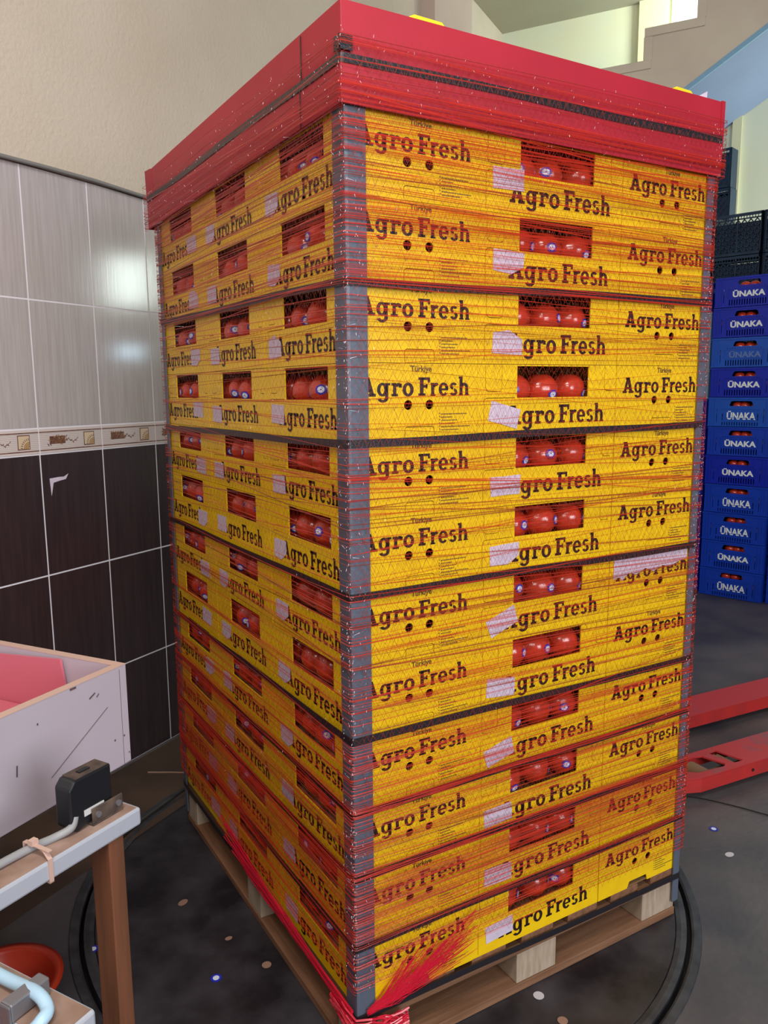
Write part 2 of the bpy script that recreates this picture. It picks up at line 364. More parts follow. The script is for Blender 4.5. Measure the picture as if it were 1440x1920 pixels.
# plaster above the tiles
mb = MB(); rbx(mb, -4.6, 2.75, -.15, .006, ZT, 4.66); struct(mb.build('wall_left_upper', M['plaster']))
mb = MB(); mb.tube([rm(-3.2+.2*i, .012, ZT+.004+.0035*sin(i*1.7)) for i in range(30)], .0075, 8); struct(mb.build('trim_2', M['cove'], smooth=True))
mb = MB(); rbx(mb, 2.75, 3.375, -.55, .10, 0, 4.66); struct(mb.build('trim_3', M['plaster_lit_pink']))
mb = MB(); rbx(mb, 3.375, 5.5, -.55, -.39, 0, 4.66); struct(mb.build('wall_left_recess', M['plaster']))
SB = 5.4
mb = MB(); rbx(mb, SB, SB+.15, -.55, 1.10, 0, 4.66); rbx(mb, SB, SB+.15, 1.10, 1.36, 0, 4.40); rbx(mb, SB, SB+.15, 1.36, 5.5, 0, 4.66); struct(mb.build('wall_back', M['pale']))
mb = MB(); rbx(mb, SB-.05, SB, .84, 1.07, 0, 4.66); rbx(mb, SB-.04, SB, 1.62, 1.69, 0, 3.9); struct(mb.build('trim_4', M['paleyellow']))
mb = MB(); rbx(mb, SB-.02, SB+.1, 1.10, 1.135, 4.40, 4.66); rbx(mb, SB-.02, SB+.1, 1.325, 1.36, 4.40, 4.66); rbx(mb, SB-.02, SB+.1, 1.10, 1.36, 4.40, 4.43)
wn = struct(mb.build('window_1', M['whitetrim']))
mb = MB(); rbx(mb, SB+.05, SB+.06, 1.135, 1.325, 4.43, 4.66); mb.build('window_pane', M['glass'], wn)
mb = MB(); rbx(mb, -4.6, 5.55, -.55, 6.5, 4.66, 4.8); struct(mb.build('ceiling', M['ceiling']))
mb = MB(); rbx(mb, -4.75, -4.6, -.15, 4.2, 0, 4.66); struct(mb.build('wall_light_blocker', M['plaster']))  # unseen wall added to block ambient light from the left

# staircase: stepped parapet panel, soffit slab, moulding
st = empty('staircase', rm(4.05, 1.5, 0))
stinv = Matrix.Translation(-st.location)
def stb(mb, name, m, **k):
    mb.v = [tuple(Vector(v)-st.location) for v in mb.v]; return mb.build(name, m, st, **k)
S0, S1 = 4.05, 5.15; sl = .62
def sof(t): return 3.48+sl*(t-1.415)
steps = [(1.13+.345*(i-1), 3.70+.21*i) for i in range(-3, 5)]   # (left end t, height)
steps = [(1.13+.345*(i-1), 3.70+.21*i) for i in range(-3, 5)]
poly = []
tl, tr = steps[0][0], steps[-1][0]+.345
poly = [rm(S0, tl, sof(tl)), rm(S0, tr, sof(tr))]
for t0, z in reversed(steps): poly += [rm(S0, t0+.345, z), rm(S0, t0, z)]
mb = MB(); mb.prism(poly, D*.10); stb(mb, 'parapet', M['stair'])
mb = MB()
for i, (t0, z) in enumerate(steps):
    rbx(mb, S0-.014, S0+.11, t0-.0, t0+.345+.05, z-.055, z+.004)
    if i: rbx(mb, S0-.012, S0+.11, t0-.004, t0+.055, z-.21, z-.055)
stb(mb, 'moulding', M['stair'], bevel=.004)
mb = MB(); mb.prism([rm(S0-.004, tl, sof(tl)-.012), rm(S0-.004, tr, sof(tr)-.012), rm(S0-.004, tr, sof(tr)+.12), rm(S0-.004, tl, sof(tl)+.12)], D*0.0+D*(S1-S0)); 
mb.v = [(v if True else v) for v in mb.v]
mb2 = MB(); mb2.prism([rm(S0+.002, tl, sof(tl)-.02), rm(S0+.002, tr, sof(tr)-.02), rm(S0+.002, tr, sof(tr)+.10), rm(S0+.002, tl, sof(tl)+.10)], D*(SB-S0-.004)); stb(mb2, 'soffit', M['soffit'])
mb = MB(); mb.prism([rm(S0-.008, tl, sof(tl)-.03), rm(S0-.008, tr, sof(tr)-.03), rm(S0-.008, tr, sof(tr)+.006), rm(S0-.008, tl, sof(tl)+.006)], D*.02); stb(mb, 'edge_strip', M['crate_pale'])
tag(st, 'beige staircase side with stepped moulding and blue-grey underside rising to the upper right', 'staircase')

# ------------------------------------------------------------------ turntable
tt = empty('wrapping_turntable', (TC[0], TC[1], 0))
mb = MB(); mb.lathe([(0, 0), (TR-.055, 0), (TR-.052, -.004), (TR-.050, -.03), (0, -.03)], 96); mb.build('plate', M['disc'], tt)
mb = MB(); mb.lathe([(TR-.052, -.03), (TR-.052, .0008), (TR-.040, .003), (TR-.026, .0025), (TR-.0245, -.03)], 128); mb.build('inner_rim', M['rim'], tt, smooth=False)
mb = MB(); mb.lathe([(TR-.014, -.03), (TR-.0135, .001), (TR-.008, .004), (TR+.010, .004), (TR+.012, .0005)], 128); mb.build('outer_rim', M['rim'], tt)
mb = MB(); mb.lathe([(0, -.032), (TR, -.032), (TR, -.06), (0, -.06)], 64); mb.build('pit', M['black'], tt)
tag(tt, 'round dark floor turntable with steel rim under the wooden pallet', 'turntable')

# ------------------------------------------------------------------ pallet
H = .1497; Z0 = .144
pl = empty('wooden_pallet', (0, 0, 0))
for i in range(7):
    x = .003+i*(1-.006-.1)/6; mb = MB(); mb.box(x, x+.1, .002, 1.198, .122, .1435); mb.build('deck_board', M['woody'], pl, bevel=.0015)
for y in (.004, .5525, 1.101):
    mb = MB(); mb.box(.002, .998, y, y+.095, .100, .1215); mb.build('stringer_board', M['woodx'], pl, bevel=.0015)
for y in (.004, .5525, 1.101):
    for x in (.004, .4375, .871): 
        mb = MB(); mb.box(x, x+.125, y, y+.095, .0225, .0995); mb.build('block', M['block'], pl, bevel=.002)
for x in (.002, .45, .898):
    mb = MB(); mb.box(x, x+.1, .1, 1.1, .001, .022); mb.build('base_board', M['woody'], pl, bevel=.0015)
for y in (.001, 1.099):
    mb = MB(); mb.box(.002, .998, y, y+.1-.001, .001, .022); mb.build('base_board', M['woodx'], pl, bevel=.0015)
tag(pl, 'wooden pallet carrying the tall stack of yellow tomato boxes', 'pallet')

# ------------------------------------------------------------------ yellow boxes
BW = .398; BS = .298; BH = H-.0012
def long_panel():
    z1 = BH; zw = .53*H; a, b = .105, .312
    top = z1-.003
    out = [(.0, 0), (BW, 0), (BW, z1), (0, z1)]
    hole = [(a, zw), (b, zw), (b, top), (a, top)]
    h2 = slot([(.021, z1-.004), (.021, .68*H)]+arcp(.030, .68*H, .009, 180, 270)+[(.055, .62*H)]+arcp(.055, .68*H, .009, 270, 360)+[(.064, z1-.004)], .0013)
    h3 = slot([(.362, z1-.004), (.362, .67*H)]+arcp(.370, .67*H, .008, 180, 270)+[(.388, .615*H)], .0014)
    h4 = slot([(.017, .004), (.017, .47*H)]+arcp(.026, .47*H, .009, 180, 90)+[(.100, .53*H)], .0014)
    return out, [hole, h2, h3, h4]
def short_panel():
    out = [(0, 0), (BS, 0), (BS, BH), (0, BH)]
    hs = [circ(.130, .46*H, .0096, 20), circ(.180, .46*H, .0096, 20), circ(.1305, -5, .001)][:2]
    hs.append(slot([(.122, .002), (.122, .020)]+arcp(.128, .020, .006, 180, 90)+[(.185, .026)]+arcp(.185, .020, .006, 90, 0)+[(.191, .002)], .0014))
    return out, hs
LP = panel(*long_panel(), th=.003); SP = panel(*short_panel(), th=.003)
_o, _h = short_panel(); SPN = panel([(0, 0), (.105, 0), (.110, .012), (.113, .017), (.175, .017), (.178, .012), (.180, 0)]+_o[1:], _h[:2], th=.003)
def body_mesh(name, w, d, front, side=None):
    mb = MB()
    mb.add(front, mi=0)
    if side: mb.add(side, Matrix.Translation((w, 0, 0)) @ Matrix.Rotation(pi/2, 4, 'Z'))
    else: mb.box(w-.003, w, .003, d, 0, BH, 0)
    mb.box(0, .003, .003, d, 0, BH, 0); mb.box(.003, w-.003, d-.003, d, 0, BH, 0)
    mb.box(.003, w-.003, .003, d-.003, 0, .003, 1)
    return mb.mesh(name, [M['yellow'], M['kraft']], fix=True)
ME_A = body_mesh('box_long', BW, BS, LP); ME_B = body_mesh('box_short', BS, BW, SP)
ME_C = body_mesh('box_corner', BW, BS, LP, SP)
ME_B0 = body_mesh('box_short', BS, BW, SPN); ME_C0 = body_mesh('box_corner', BW, BS, LP, SPN)
mb = MB(); mb.add(logo(.078, .155*H, .284, .040)); ME_LL = mb.mesh('lettering', M['ink'], fix=False)
mb = MB(); mb.add(logo(.072, .155*H, .276, .040)); ME_LC = mb.mesh('lettering', M['ink'], fix=False)
mb = MB(); mb.add(logo(.022, .155*H, .276, .040)); ME_LF = mb.mesh('lettering', M['ink'], fix=False)
mb = MB(); mb.add(logo(.022, .575*H, .255, .036)); ME_LS = mb.mesh('lettering', M['ink'], fix=False)
mb = MB()
tv, tf, tw, th_ = textmesh('Türkiye', .016, .0002, .0003)
mb.add((tv, tf), Matrix.Translation((.160, 0, .915*H)))
ME_ORI = mb.mesh('origin_text', M['inkfine'], fix=False); mb = MB()
for r in range(6):   # the fine address print, too small to read
    x = .208
    mb.quadpts([(x-.005, 0, (.335-.042*r)*H), (x-.003, 0, (.335-.042*r)*H), (x-.003, 0, (.345-.042*r)*H+.0008), (x-.005, 0, (.345-.042*r)*H+.0008)])
    end = (.272, .236, .244, .240, .278, .250)[r]
    while x < end:
        l = random.uniform(.0012, .004); z = (.325-.042*r)*H
        mb.quadpts([(x, 0, z), (x+l, 0, z), (x+l, 0, z+.0022), (x, 0, z+.0022)]); x += l+.0009
ME_FINE = mb.mesh('address_text', M['inkfine'], fix=False)
ORD = ['topmost layer', 'second layer from the top', 'third layer from the top', 'fourth layer from the top', 'fifth layer from the top', 'sixth layer from the top',
       'sixth layer from the bottom', 'fifth layer from the bottom', 'fourth layer from the bottom', 'third layer from the bottom', 'second layer from the bottom', 'bottom layer']
def label_mesh(seed, w=.080, h=.042):
    rn = random.Random(seed); mb = MB()
    pts = [(0, 0), (w*.5, rn.uniform(-.001, .001)), (w, 0), (w, h*.5), (w+rn.uniform(-.003, .002), h), (w*.5, h+rn.uniform(-.001, .001)), (rn.uniform(-.002, .004), h)]
    if seed % 4 == 1: pts[2] = (w, h*.3); pts[1] = (w*.6, -.004)
    if seed % 4 == 3: pts[5] = (w*.55, h+.007); pts[4] = (w, h*.75)
    mb.prism([(x-w/2, 0, z-h/2) for x, z in pts], (0, -.0004, 0)); return mb.mesh('paper_label', M['label'])
LAB = [label_mesh(i) for i in range(6)]
def print_on(par, me, name, x=0, y=0, rz=0, dy=-.0005):
    o = link(name, me, par); o.rotation_euler = (0, 0, rz)
    o.location = (x, y, 0); o.location += Matrix.Rotation(rz, 3, 'Z') @ Vector((0, dy, 0)); return o

# tomatoes: skin, calyx, blue-ringed sticker
def tomato_mesh(seed):
    rn = random.Random(seed); bm = bmesh.new(); bmesh.ops.create_uvsphere(bm, u_segments=28, v_segments=18, radius=1)
    ph = rn.uniform(0, 6)
    for v in bm.verts:
        a = math.atan2(v.co.y, v.co.x); rr = math.hypot(v.co.x, v.co.y)
        k = 1+.025*cos(5*a+ph)*rr; v.co.x *= k; v.co.y *= k; v.co.z *= .90
        if v.co.z > .4: v.co.z -= .22*max(0, (.5-rr))
    me = bpy.data.meshes.new('tomato'); bm.to_mesh(me); bm.free(); me.materials.append(M['tomato']); me.polygons.foreach_set('use_smooth', [True]*len(me.polygons)); return me
TOM = [tomato_mesh(i) for i in range(4)]
mb = MB()
for i in range(6):
    a = i*pi/3; d = Vector((cos(a), sin(a), 0)); n = Vector((-sin(a), cos(a), 0)); c = Vector((0, 0, .86))
    mb.prism([c+n*.08, c-n*.08, c+d*.35-n*.05+Vector((0, 0, .06)), c+d*.55+Vector((0, 0, .10)), c+d*.35+n*.05+Vector((0, 0, .06))], (0, 0, .02))
mb.tube([(0, 0, .8), (.03, .02, 1.0), (.12, .04, 1.12)], .05, 6)
CALYX = mb.mesh('calyx', M['green'])
def sticker_mesh(th, ph, r=.32):
    """curved disc patch on a unit tomato around direction (theta, phi)"""
    d = Vector((cos(ph)*sin(th), -cos(ph)*cos(th), sin(ph))); u = Vector((cos(th), sin(th), 0)); v = d.cross(u)*-1
    mb = MB()
    def P(rr, a, off): q = (d+u*rr*cos(a)+v*rr*sin(a)*.9).normalized(); q = Vector((q.x*1.03, q.y*1.03, q.z*.925)); return q*(1+off)
    n = 18
    for (r0, r1, mi) in ((r*.62, r, 0), (.0, r*.62, 1), ):
        for i in range(n):
            a0, a1 = 2*pi*i/n, 2*pi*(i+1)/n
            mb.quadpts([P(r0, a0, .006), P(r1, a0, .006), P(r1, a1, .006), P(r0, a1, .006)] if r0 else [P(0, 0, .006), P(r1, a0, .006), P(r1, a1, .006)], mi)
    mb.quadpts([P(.04, a, .01) for a in (0, 1.2, 2.1, 3.1, 4.2, 5.2)], 0); 
    for k in range(3): mb.quadpts([P(r*.5, .6+k*2.1, .01), P(r*.5, .9+k*2.1, .01), P(r*.3, .75+k*2.1, .01)], 0)
    return mb.mesh('sticker', [M['blue_st'], M['white_st']], fix=False)
STK = [sticker_mesh(radians(a), radians(p), .30) for a, p in ((30, 5), (-15, 0), (38, -8), (10, 8), (-38, 2), (24, -14), (48, 4))]
def tomato(parent_mx, x, y, z, r, n, label, group, sticker=True, calyx=True, face=0):
    o = link('tomato', TOM[n % 4]); o.matrix_world = parent_mx @ Matrix.Translation((x, y, z)) @ Matrix.Rotation(face, 4, 'Z') @ Matrix.Diagonal((r, r, r, 1))
    if calyx: link('calyx', CALYX, o)
    if sticker: link('sticker', STK[n % len(STK)], o)
    tag(o, label, 'tomato', group); return o
COLS = {'c': 'near corner column', 'm': 'left face middle column', 'f': 'left face far column', 'r': 'right face middle column', 'e': 'right face end column'}
SIDE = ['left', 'middle', 'right']; SIDE4 = ['leftmost', 'second', 'third', 'rightmost']
rn = random.Random(3)
for L in range(12):
    z = Z0+L*H+.0004; od = ORD[11-L]
    for key in 'cmfre':
        jx = rn.uniform(-.0012, .0012)
        if key in 'cmf':
            y = {'c': .399, 'm': .799, 'f': 1.199}[key]; rz = -pi/2; loc = (.0015+rn.uniform(0, .001), y+jx*.3, z)
        elif key == 'r': rz = 0; loc = (.301+jx*.3, .0015+rn.uniform(0, .001), z)
        else: rz = 0; loc = (.7012+jx*.3, .0015+rn.uniform(0, .001), z)
        b = empty('tomato_box', loc, rz)
        desc = {'c': 'yellow windowed board box', 'm': 'yellow windowed board box', 'f': 'yellow windowed board box', 'r': 'yellow windowed board box', 'e': 'yellow two-hole board box'}[key]
        tag(b, '%s, %s, %s' % (desc, COLS[key], od), 'box', 'yellow tomato boxes on the pallet')
        link('body', ({'c': ME_C, 'e': ME_B} if L else {'c': ME_C0, 'e': ME_B0}).get(key, ME_A), b)
        if key == 'e':
            print_on(b, ME_LS, 'lettering'); print_on(b, ME_FINE, 'address_text'); print_on(b, ME_ORI, 'origin_text')
        else:
            print_on(b, {'f': ME_LF, 'r': ME_LL}.get(key, ME_LC), 'lettering')
            if key == 'c':
                print_on(b, ME_LS, 'lettering', BW, 0, pi/2); print_on(b, ME_FINE, 'address_text', BW, 0, pi/2); print_on(b, ME_ORI, 'origin_text', BW, 0, pi/2)
            lb = link('paper_label', LAB[rn.randrange(6)], b)
            lx = {'c': .060, 'm': .062, 'f': .305, 'r': .074}[key]; 
            if key in 'cm': lb.scale = (.85, 1, 1)
            lb.location = (lx+rn.uniform(-.005, .005), -.0007, (.28+rn.uniform(-.03, .04))*H)
            big = {('r', 5): .35, ('r', 4): -.10, ('r', 8): -.25, ('r', 3): .25}.get((key, L), None)
            lb.rotation_euler = (0, -(big if big is not None else rn.gauss(0, .04)), 0)
            if L == 11 and key == 'r': lb.location.z = .45*H
            if L == 10 and key == 'r': lb.location.z = .38*H
            mx = Matrix.Translation(loc) @ Matrix.Rotation(rz, 4, 'Z')
            mb = None
            for i in range(3 if key == 'r' else 4):
                r = rn.uniform(.041, .0445)
                tomato(mx, (.126 if key == 'r' else .048)+.086*i+rn.uniform(-.008, .008), .050, .099+rn.uniform(-.005, .003), r, rn.randrange(28),
                       'red tomato, %s in window, %s, %s' % ((SIDE if key == 'r' else SIDE4)[i], {'c': 'corner column', 'm': 'left face middle column', 'f': 'left face far column', 'r': 'right face middle column'}[key], od),
                       'tomatoes in the windows of the yellow boxes', sticker=rn.random() < (.95 if key == 'r' else .7), face=rn.uniform(-.25, .25)+(.3 if key != 'r' else -.1))
            # raised inner tray the fruit lies on
            if 'TRAY' not in globals():
                q = MB(); q.box(.004, BW-.004, .004, BS-.004, .050, .054); q.box(.08, .10, .05, .25, .003, .050); q.box(.30, .32, .05, .25, .003, .050); TRAY = q.mesh('inner_tray', M['kraft'])
            link('inner_tray', TRAY, b)
        if key == 'e' and L == 5:
            q = MB(); pts = [(0, 0), (.02, .004), (.03, -.006), (.05, .010), (.08, .004), (.11, .016), (.14, .004), (.17, .016), (.20, .010), (.235, .020), (.262, .024), (.262, .060), (.0, .048)]
            q.prism([(x+.012, 0, zz+.092) for x, zz in pts], (0, -.0006, 0)); o = q.build('paper_label', M['label'], b); o.location.y = -.0012
TOPZ = Z0+12*H

# ------------------------------------------------------------------ corner posts
def post(cx, cy, sx, sy, z0, z1, label, a=.040):
    t = .0035; o = .0012
    pts = [(cx-sx*o, cy-sy*o)]
    # L section with a rounded outer nose
    L = [(-o-t, a), (-o-t, .003), (-o-t+.0008, .0004-t), (.0004-t, -o-t+.0008), (.003, -o-t), (a, -o-t), (a, -o), (-o, -o), (-o, a)]
    p3 = [(cx+sx*x, cy+sy*y, z0) for x, y in L]
    mb = MB(); mb.prism(p3, (0, 0, z1-z0)); ob = mb.build('corner_protector', M['protector'])
    tag(ob, label, 'corner post', 'corner posts of the pallet load')
post(0, 0, 1, 1, .128, TOPZ+.006, 'blue-grey cardboard corner post on the near corner of the load')
post(1, 0, -1, 1, .046, TOPZ+.006, 'blue-grey cardboard corner post on the right-hand corner of the load', .021)
post(0, 1.2, 1, -1, .040, TOPZ+.006, 'blue-grey cardboard corner post on the far left corner of the load', .024)

# ------------------------------------------------------------------ red cover
rcv = empty('red_cover', (0, 0, TOPZ))
def ring(z0, z1, off, th=.004):
    mb = MB(); z0 -= TOPZ; z1 -= TOPZ
    x0, x1, y0, y1 = -off, 1+off, -off, 1.2+off+.05
    mb.box(x0, x1, y0, y0+th, z0, z1); mb.box(x0, x0+th, y0+th, y1-th, z0, z1); mb.box(x1-th, x1, y0+th, y1-th, z0, z1); mb.box(x0, x1, y1-th, y1, z0, z1); return mb
ring(TOPZ-.004, TOPZ+.072, .0125).build('lower_band', M['red'], rcv, bevel=.001)
ring(TOPZ+.062, TOPZ+.165, .0090, .0035).build('upper_band', M['red'], rcv, bevel=.001)
mb = MB(); mb.box(-.005, 1.005, -.005, 1.25, .150, .154); mb.build('top_sheet', M['red'], rcv)
mb = MB(); mb.box(-.0142, -.0125, .150, .153, -.004, .072); mb.box(-.0105, -.0088, .150, .153, .062, .160); mb.build('seam', M['ink'], rcv)
# raised far corner flap
mb = MB(); mb.prism([(-.013, 1.255, -.003), (-.013, 1.262, .07), (-.010, 1.275, .075), (-.010, 1.285, .172), (-.010, 1.22, .166), (-.012, 1.20, -.003)], (.003, 0, 0)); mb.build('corner_flap', M['red'], rcv)
mb = MB(); mb.prism([(1.010, -.012, -.004), (1.016, -.012, .07), (1.018, -.0115, .166), (1.005, -.0115, .166), (1.005, -.012, -.004)], (0, .003, 0)); mb.build('corner_flap', M['red'], rcv)
tag(rcv, 'red cardboard cover closing the top of the yellow box stack', 'cover')
for (x0, x1, lab, nm) in ((.150, .232, 'bright yellow cardboard tab peeking over the red cover near the front corner', 0), (.872, .942, 'bright yellow cardboard tab peeking over the red cover near the right end', 1)):
    mb = MB(); z = TOPZ+.1545
    mb.prism([(x0, .02, z), (x1, .02, z), (x1, .02, z+.024), (x1-.008, .02, z+.031), (x0+.012, .02, z+.032), (x0, .02, z+.026)], (0, .035, 0)); o = mb.build('cardboard_tab', M['yellowtab'], bevel=.002)
    tag(o, lab, 'tab', 'yellow tabs on the red cover')
mb = MB(); z = TOPZ+.154; mb.prism([(1.0, .03, z), (1.004, .03, z+.045), (.975, .03, z+.03), (.985, .03, z)], (0, .002, 0)); o = mb.build('paper_corner', M['label'])
tag(o, 'small white paper corner sticking up at the right end of the red cover', 'paper')

# ------------------------------------------------------------------ straps
def loop(off, r=.006, n=4, ext=0):
    """rounded rectangle path round the load, anticlockwise from the far left, with arc parameter"""
    P = []
    for cx, cy, a0 in ((1-.0+off-r, -off+r, -90), (1+off-r, 1.2+off-r+ext, 0), (-off+r, 1.2+off-r+ext, 90), (-off+r, -off+r, 180)):
        for i in range(n+1): a = radians(a0+90*i/n); P.append((cx+r*cos(a), cy+r*sin(a), (cos(a), sin(a))))
    return P
def strap(zn, zr, zl, w, off, label, ext=0):
    P = loop(off, .006, 4, ext); zo = [(zn, 0, 0), (zr, 1, 0), (zl, 0, 1.2)]
    def zz(x, y): return zn+(zr-zn)*max(0, min(1, x))+(zl-zn)*max(0, min(1.2, y))/1.2 + .0015*sin(x*9+zn*40)+.0015*sin(y*8+zn*30)
    Q = []
    for i, (x, y, n) in enumerate(P):
        Q.append((x, y, n)); x2, y2, n2 = P[(i+1) % len(P)]
        if abs(x2-x)+abs(y2-y) > .2:
            for k in range(1, 12): f = k/12; Q.append((x+(x2-x)*f, y+(y2-y)*f, n2))
    mb = MB(); t = .0009; k = len(Q)
    for x, y, n in Q:
        z = zz(x, y)
        for ox, oz in ((0, -w/2), (t, -w/2), (t, w/2), (0, w/2)): mb.v.append((x+n[0]*ox, y+n[1]*ox, z+oz))
    for i in range(k):
        a, b = i*4, ((i+1) % k)*4
        for j in range(4): mb.f.append((a+j, a+(j+1) % 4, b+(j+1) % 4, b+j)); mb.mi.append(0)
    o = mb.build('strap', M['strap']); tag(o, label, 'strap', 'black straps round the pallet load'); return o
SO = .0062
straps = [(1.637, 1.647, 1.648, 'black strap round the load below the second layer of boxes from the top'),
          (1.340, 1.3485, 1.330, 'black strap round the load below the fourth layer of boxes from the top'),
          (1.0455, 1.0426, 1.040, 'black strap round the load at mid height, six layers of boxes below it'),
          (.7525, .7394, .735, 'black strap round the load above the fourth layer of boxes from the bottom'),
          (.596, .5967, .590, 'black strap round the load above the third layer of boxes from the bottom'),
          (.4525, .4433, .442, 'black strap round the load above the second layer of boxes from the bottom'),
          (.2955, .2928, .292, 'black strap round the load just above the bottom layer of boxes')]
for a, b, c, l in straps: strap(a, b, c, .0155, SO, l)
strap(.136, .120, .133, .016, SO, 'lowest black strap, running along the deck boards of the pallet')
strap(2.012, 2.018, 2.024, .016, .0135, 'topmost black strap, tight round the red cover', .05)
# buckle end of the top strap
mb = MB(); mb.box(-.016, .010, -.0160, -.0148, 2.022, 2.046); mb.box(-.0160, -.0148, -.016, .006, 2.022, 2.046); o = mb.build('strap_end', M['strap']); tag(o, 'short upturned black strap end at the near corner of the red cover', 'strap end')

# ------------------------------------------------------------------ red net wrap
net = empty('pallet_net', (0, 0, 0))
def noff(z): return .0205 if z > TOPZ-.006 else .0105
def npos(u, z, o=0):
    """u: -1..0 along the left face, 0..1 along the right face, wrapping a little round the two outer corners"""
    e = noff(z)+o; r = .010; YE = 1.262 if z > TOPZ-.006 else 1.2
    def cor(cx, cy, a): return Vector((cx+r*cos(a), cy+r*sin(a), z))
    if u < -1.02: return Vector((-e+r+(-u-1.02), YE+e, z))
    if u < -1: return cor(-e+r, YE+e-r, radians(180-90*(-1-u)/.02))
    if u < -.01: return Vector((-e, YE*(-u), z))
    if u < .01: return cor(-e+r, -e+r, radians(225+45*u/.01))
    if u < 1: return Vector((u, -e, z))
    if u < 1.02: return cor(1+e-r, -e+r, radians(270+90*(u-1)/.02))
    return Vector((1+e, -e+r+(u-1.02), z))
UG = [-1.10, -1.06, -1.02, -1.013, -1.007]+[-1+i*.99/24 for i in range(25)]+[-.0066, -.0033, 0, .0033, .0066]+[.01+i*(.99)/22 for i in range(22)]+[1.0, 1.007, 1.013, 1.02, 1.06, 1.10]
nr = random.Random(11)
def strand(mb, zf, w, o, mi, u0=-9, u1=9):
    n0 = len(mb.v); k = 0; zone = []
    for u in UG:
        if u < u0 or u > u1: continue
        z = zf(u); z = min(z, 2.06)
        z0 = z
        if TOPZ-.006-.012 < z < TOPZ+.006: pass
        zone.append(z0 > TOPZ-.006)
        ww = w*(.7+.5*abs(sin(u*13+zf(0)*50)))
        a = npos(u, z0, o); b = npos(u, z0, o+.0006)
        mb.v += [tuple(a+Vector((0, 0, -ww/2))), tuple(b), tuple(a+Vector((0, 0, ww/2)))]; k += 1
    for i in range(k-1):
        if zone[i] != zone[i+1]: continue
        a, b = n0+3*i, n0+3*i+3
        mb.f += [(a, a+1, b+1, b), (a+1, a+2, b+2, b+1)]; mb.mi += [mi, mi]
mbs = MB(); mbd = MB(); mbz = MB()
def dens():
    """height of a pass at the near corner: dense at the top, bottom and a few levels between"""
    q = nr.random()
    if q < .17: return nr.uniform(1.63, 1.97)
    if q < .30: return nr.uniform(.20, .72)
    return nr.uniform(.25, 2.05)
def dz(u): return 0
for i in range(400):
    z = dens(); sl_ = nr.gauss(0, .018); s2 = sl_+nr.gauss(0, .012); amp = nr.uniform(0, .003); ph = nr.uniform(0, 6)
    if 1.02 < z < 1.62: sl_ = nr.choice((-1, 1))*abs(nr.gauss(.03, .03)); s2 = nr.gauss(0, .035)
    f = lambda u, z=z, a=sl_, b=s2, am=amp, p=ph: max(.19+.0*u, z+(a*u if u > 0 else b*u)+am*sin(u*7+p))
    lo, hi = -9, 9
    q = nr.random()
    if q < .12: hi = 0.0
    elif q < .24: lo = 0.0
    strand(mbs if nr.random() < .8 else mbd, f, nr.choice((.0011, .0014, .0018, .0024)), nr.uniform(0, .002), 0, lo, hi)
# denser passes over the lower left face and the bottom two layers of the right face
for i in range(70):
    z = nr.uniform(.19, .72); f = lambda u, z=z, b=nr.gauss(0, .02), p=nr.uniform(0, 6): z+b*u+.002*sin(6*u+p)
    strand(mbs, f, nr.choice((.0014, .002, .003)), nr.uniform(0, .002), 0, *((-9, 0) if i % 5 < 3 else (0, 9)))
for i in range(60):   # heavy bundled bands far down on the left face
    z = nr.choice((.32, .34, .47, .60, .22))+nr.gauss(0, .025); f = lambda u, z=z, b=nr.gauss(-.03, .02), p=nr.uniform(0, 6): z+b*(u+.4)+.003*sin(6*u+p)
    strand(mbs, f, nr.uniform(.0015, .0035), nr.uniform(0, .0025), 0, -9, nr.uniform(-.65, -.25))
mbs.build('strand_band', M['net'], net, fix=False)['kind'] = 'stuff'
mbd.build('dark_strand_band', M['netdark'], net, fix=False)['kind'] = 'stuff'
# knitted zigzag threads between the passes
def zig(rowz, rh, pitch, u0, u1, slope, o, ph):
    u = u0+ph*pitch; s = 1; prev = None
    while u < u1:
        z = rowz+slope*u+s*rh/2+nr.gauss(0, .0012)
        if .195 < z < 2.06:
            p = npos(u, z, o)
            if prev and (p-prev[0]).length < .05:
                d = p-prev[0]; hor = Vector((0, 1, 0)) if u < 0 else Vector((1, 0, 0)); tw = .00075/2
                n = Vector((0, 0, tw)) if abs(d.z) < d.length*.5 else hor*tw
                mbz.quadpts([prev[0]-n, p-n, p+n, prev[0]+n])
            prev = (p,)
        else: prev = None
        s = -s; u += pitch*nr.uniform(.75, 1.25)
for lay in range(2):
    z = .2
    while z < 2.06:
        rh = nr.uniform(.014, .024); zig(z, rh, .0085+.003*lay, -1.05, 1.05, nr.gauss(0, .006), .0008+.001*lay, nr.random()); z += rh*.9
mbz.build('knit_thread', M['netdark'], net, fix=False)['kind'] = 'stuff'
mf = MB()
for i in range(1500):   # frayed filaments, glints put into their pale colour, mostly on corners and cover
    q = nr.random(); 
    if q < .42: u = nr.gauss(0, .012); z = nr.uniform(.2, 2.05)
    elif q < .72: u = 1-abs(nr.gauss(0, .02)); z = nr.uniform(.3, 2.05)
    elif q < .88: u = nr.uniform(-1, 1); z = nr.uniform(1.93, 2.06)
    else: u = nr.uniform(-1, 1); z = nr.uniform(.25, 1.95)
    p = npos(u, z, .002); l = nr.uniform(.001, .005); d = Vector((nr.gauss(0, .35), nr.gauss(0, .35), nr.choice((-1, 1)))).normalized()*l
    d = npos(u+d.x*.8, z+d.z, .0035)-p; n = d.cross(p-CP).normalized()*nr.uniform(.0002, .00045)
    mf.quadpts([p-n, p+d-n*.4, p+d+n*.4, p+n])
mf.build('loose_glint_filament', M['filament'], net, fix=False)['kind'] = 'stuff'
tag(net, 'fine red knitted pallet net wound tightly round the yellow boxes and red cover', 'net')
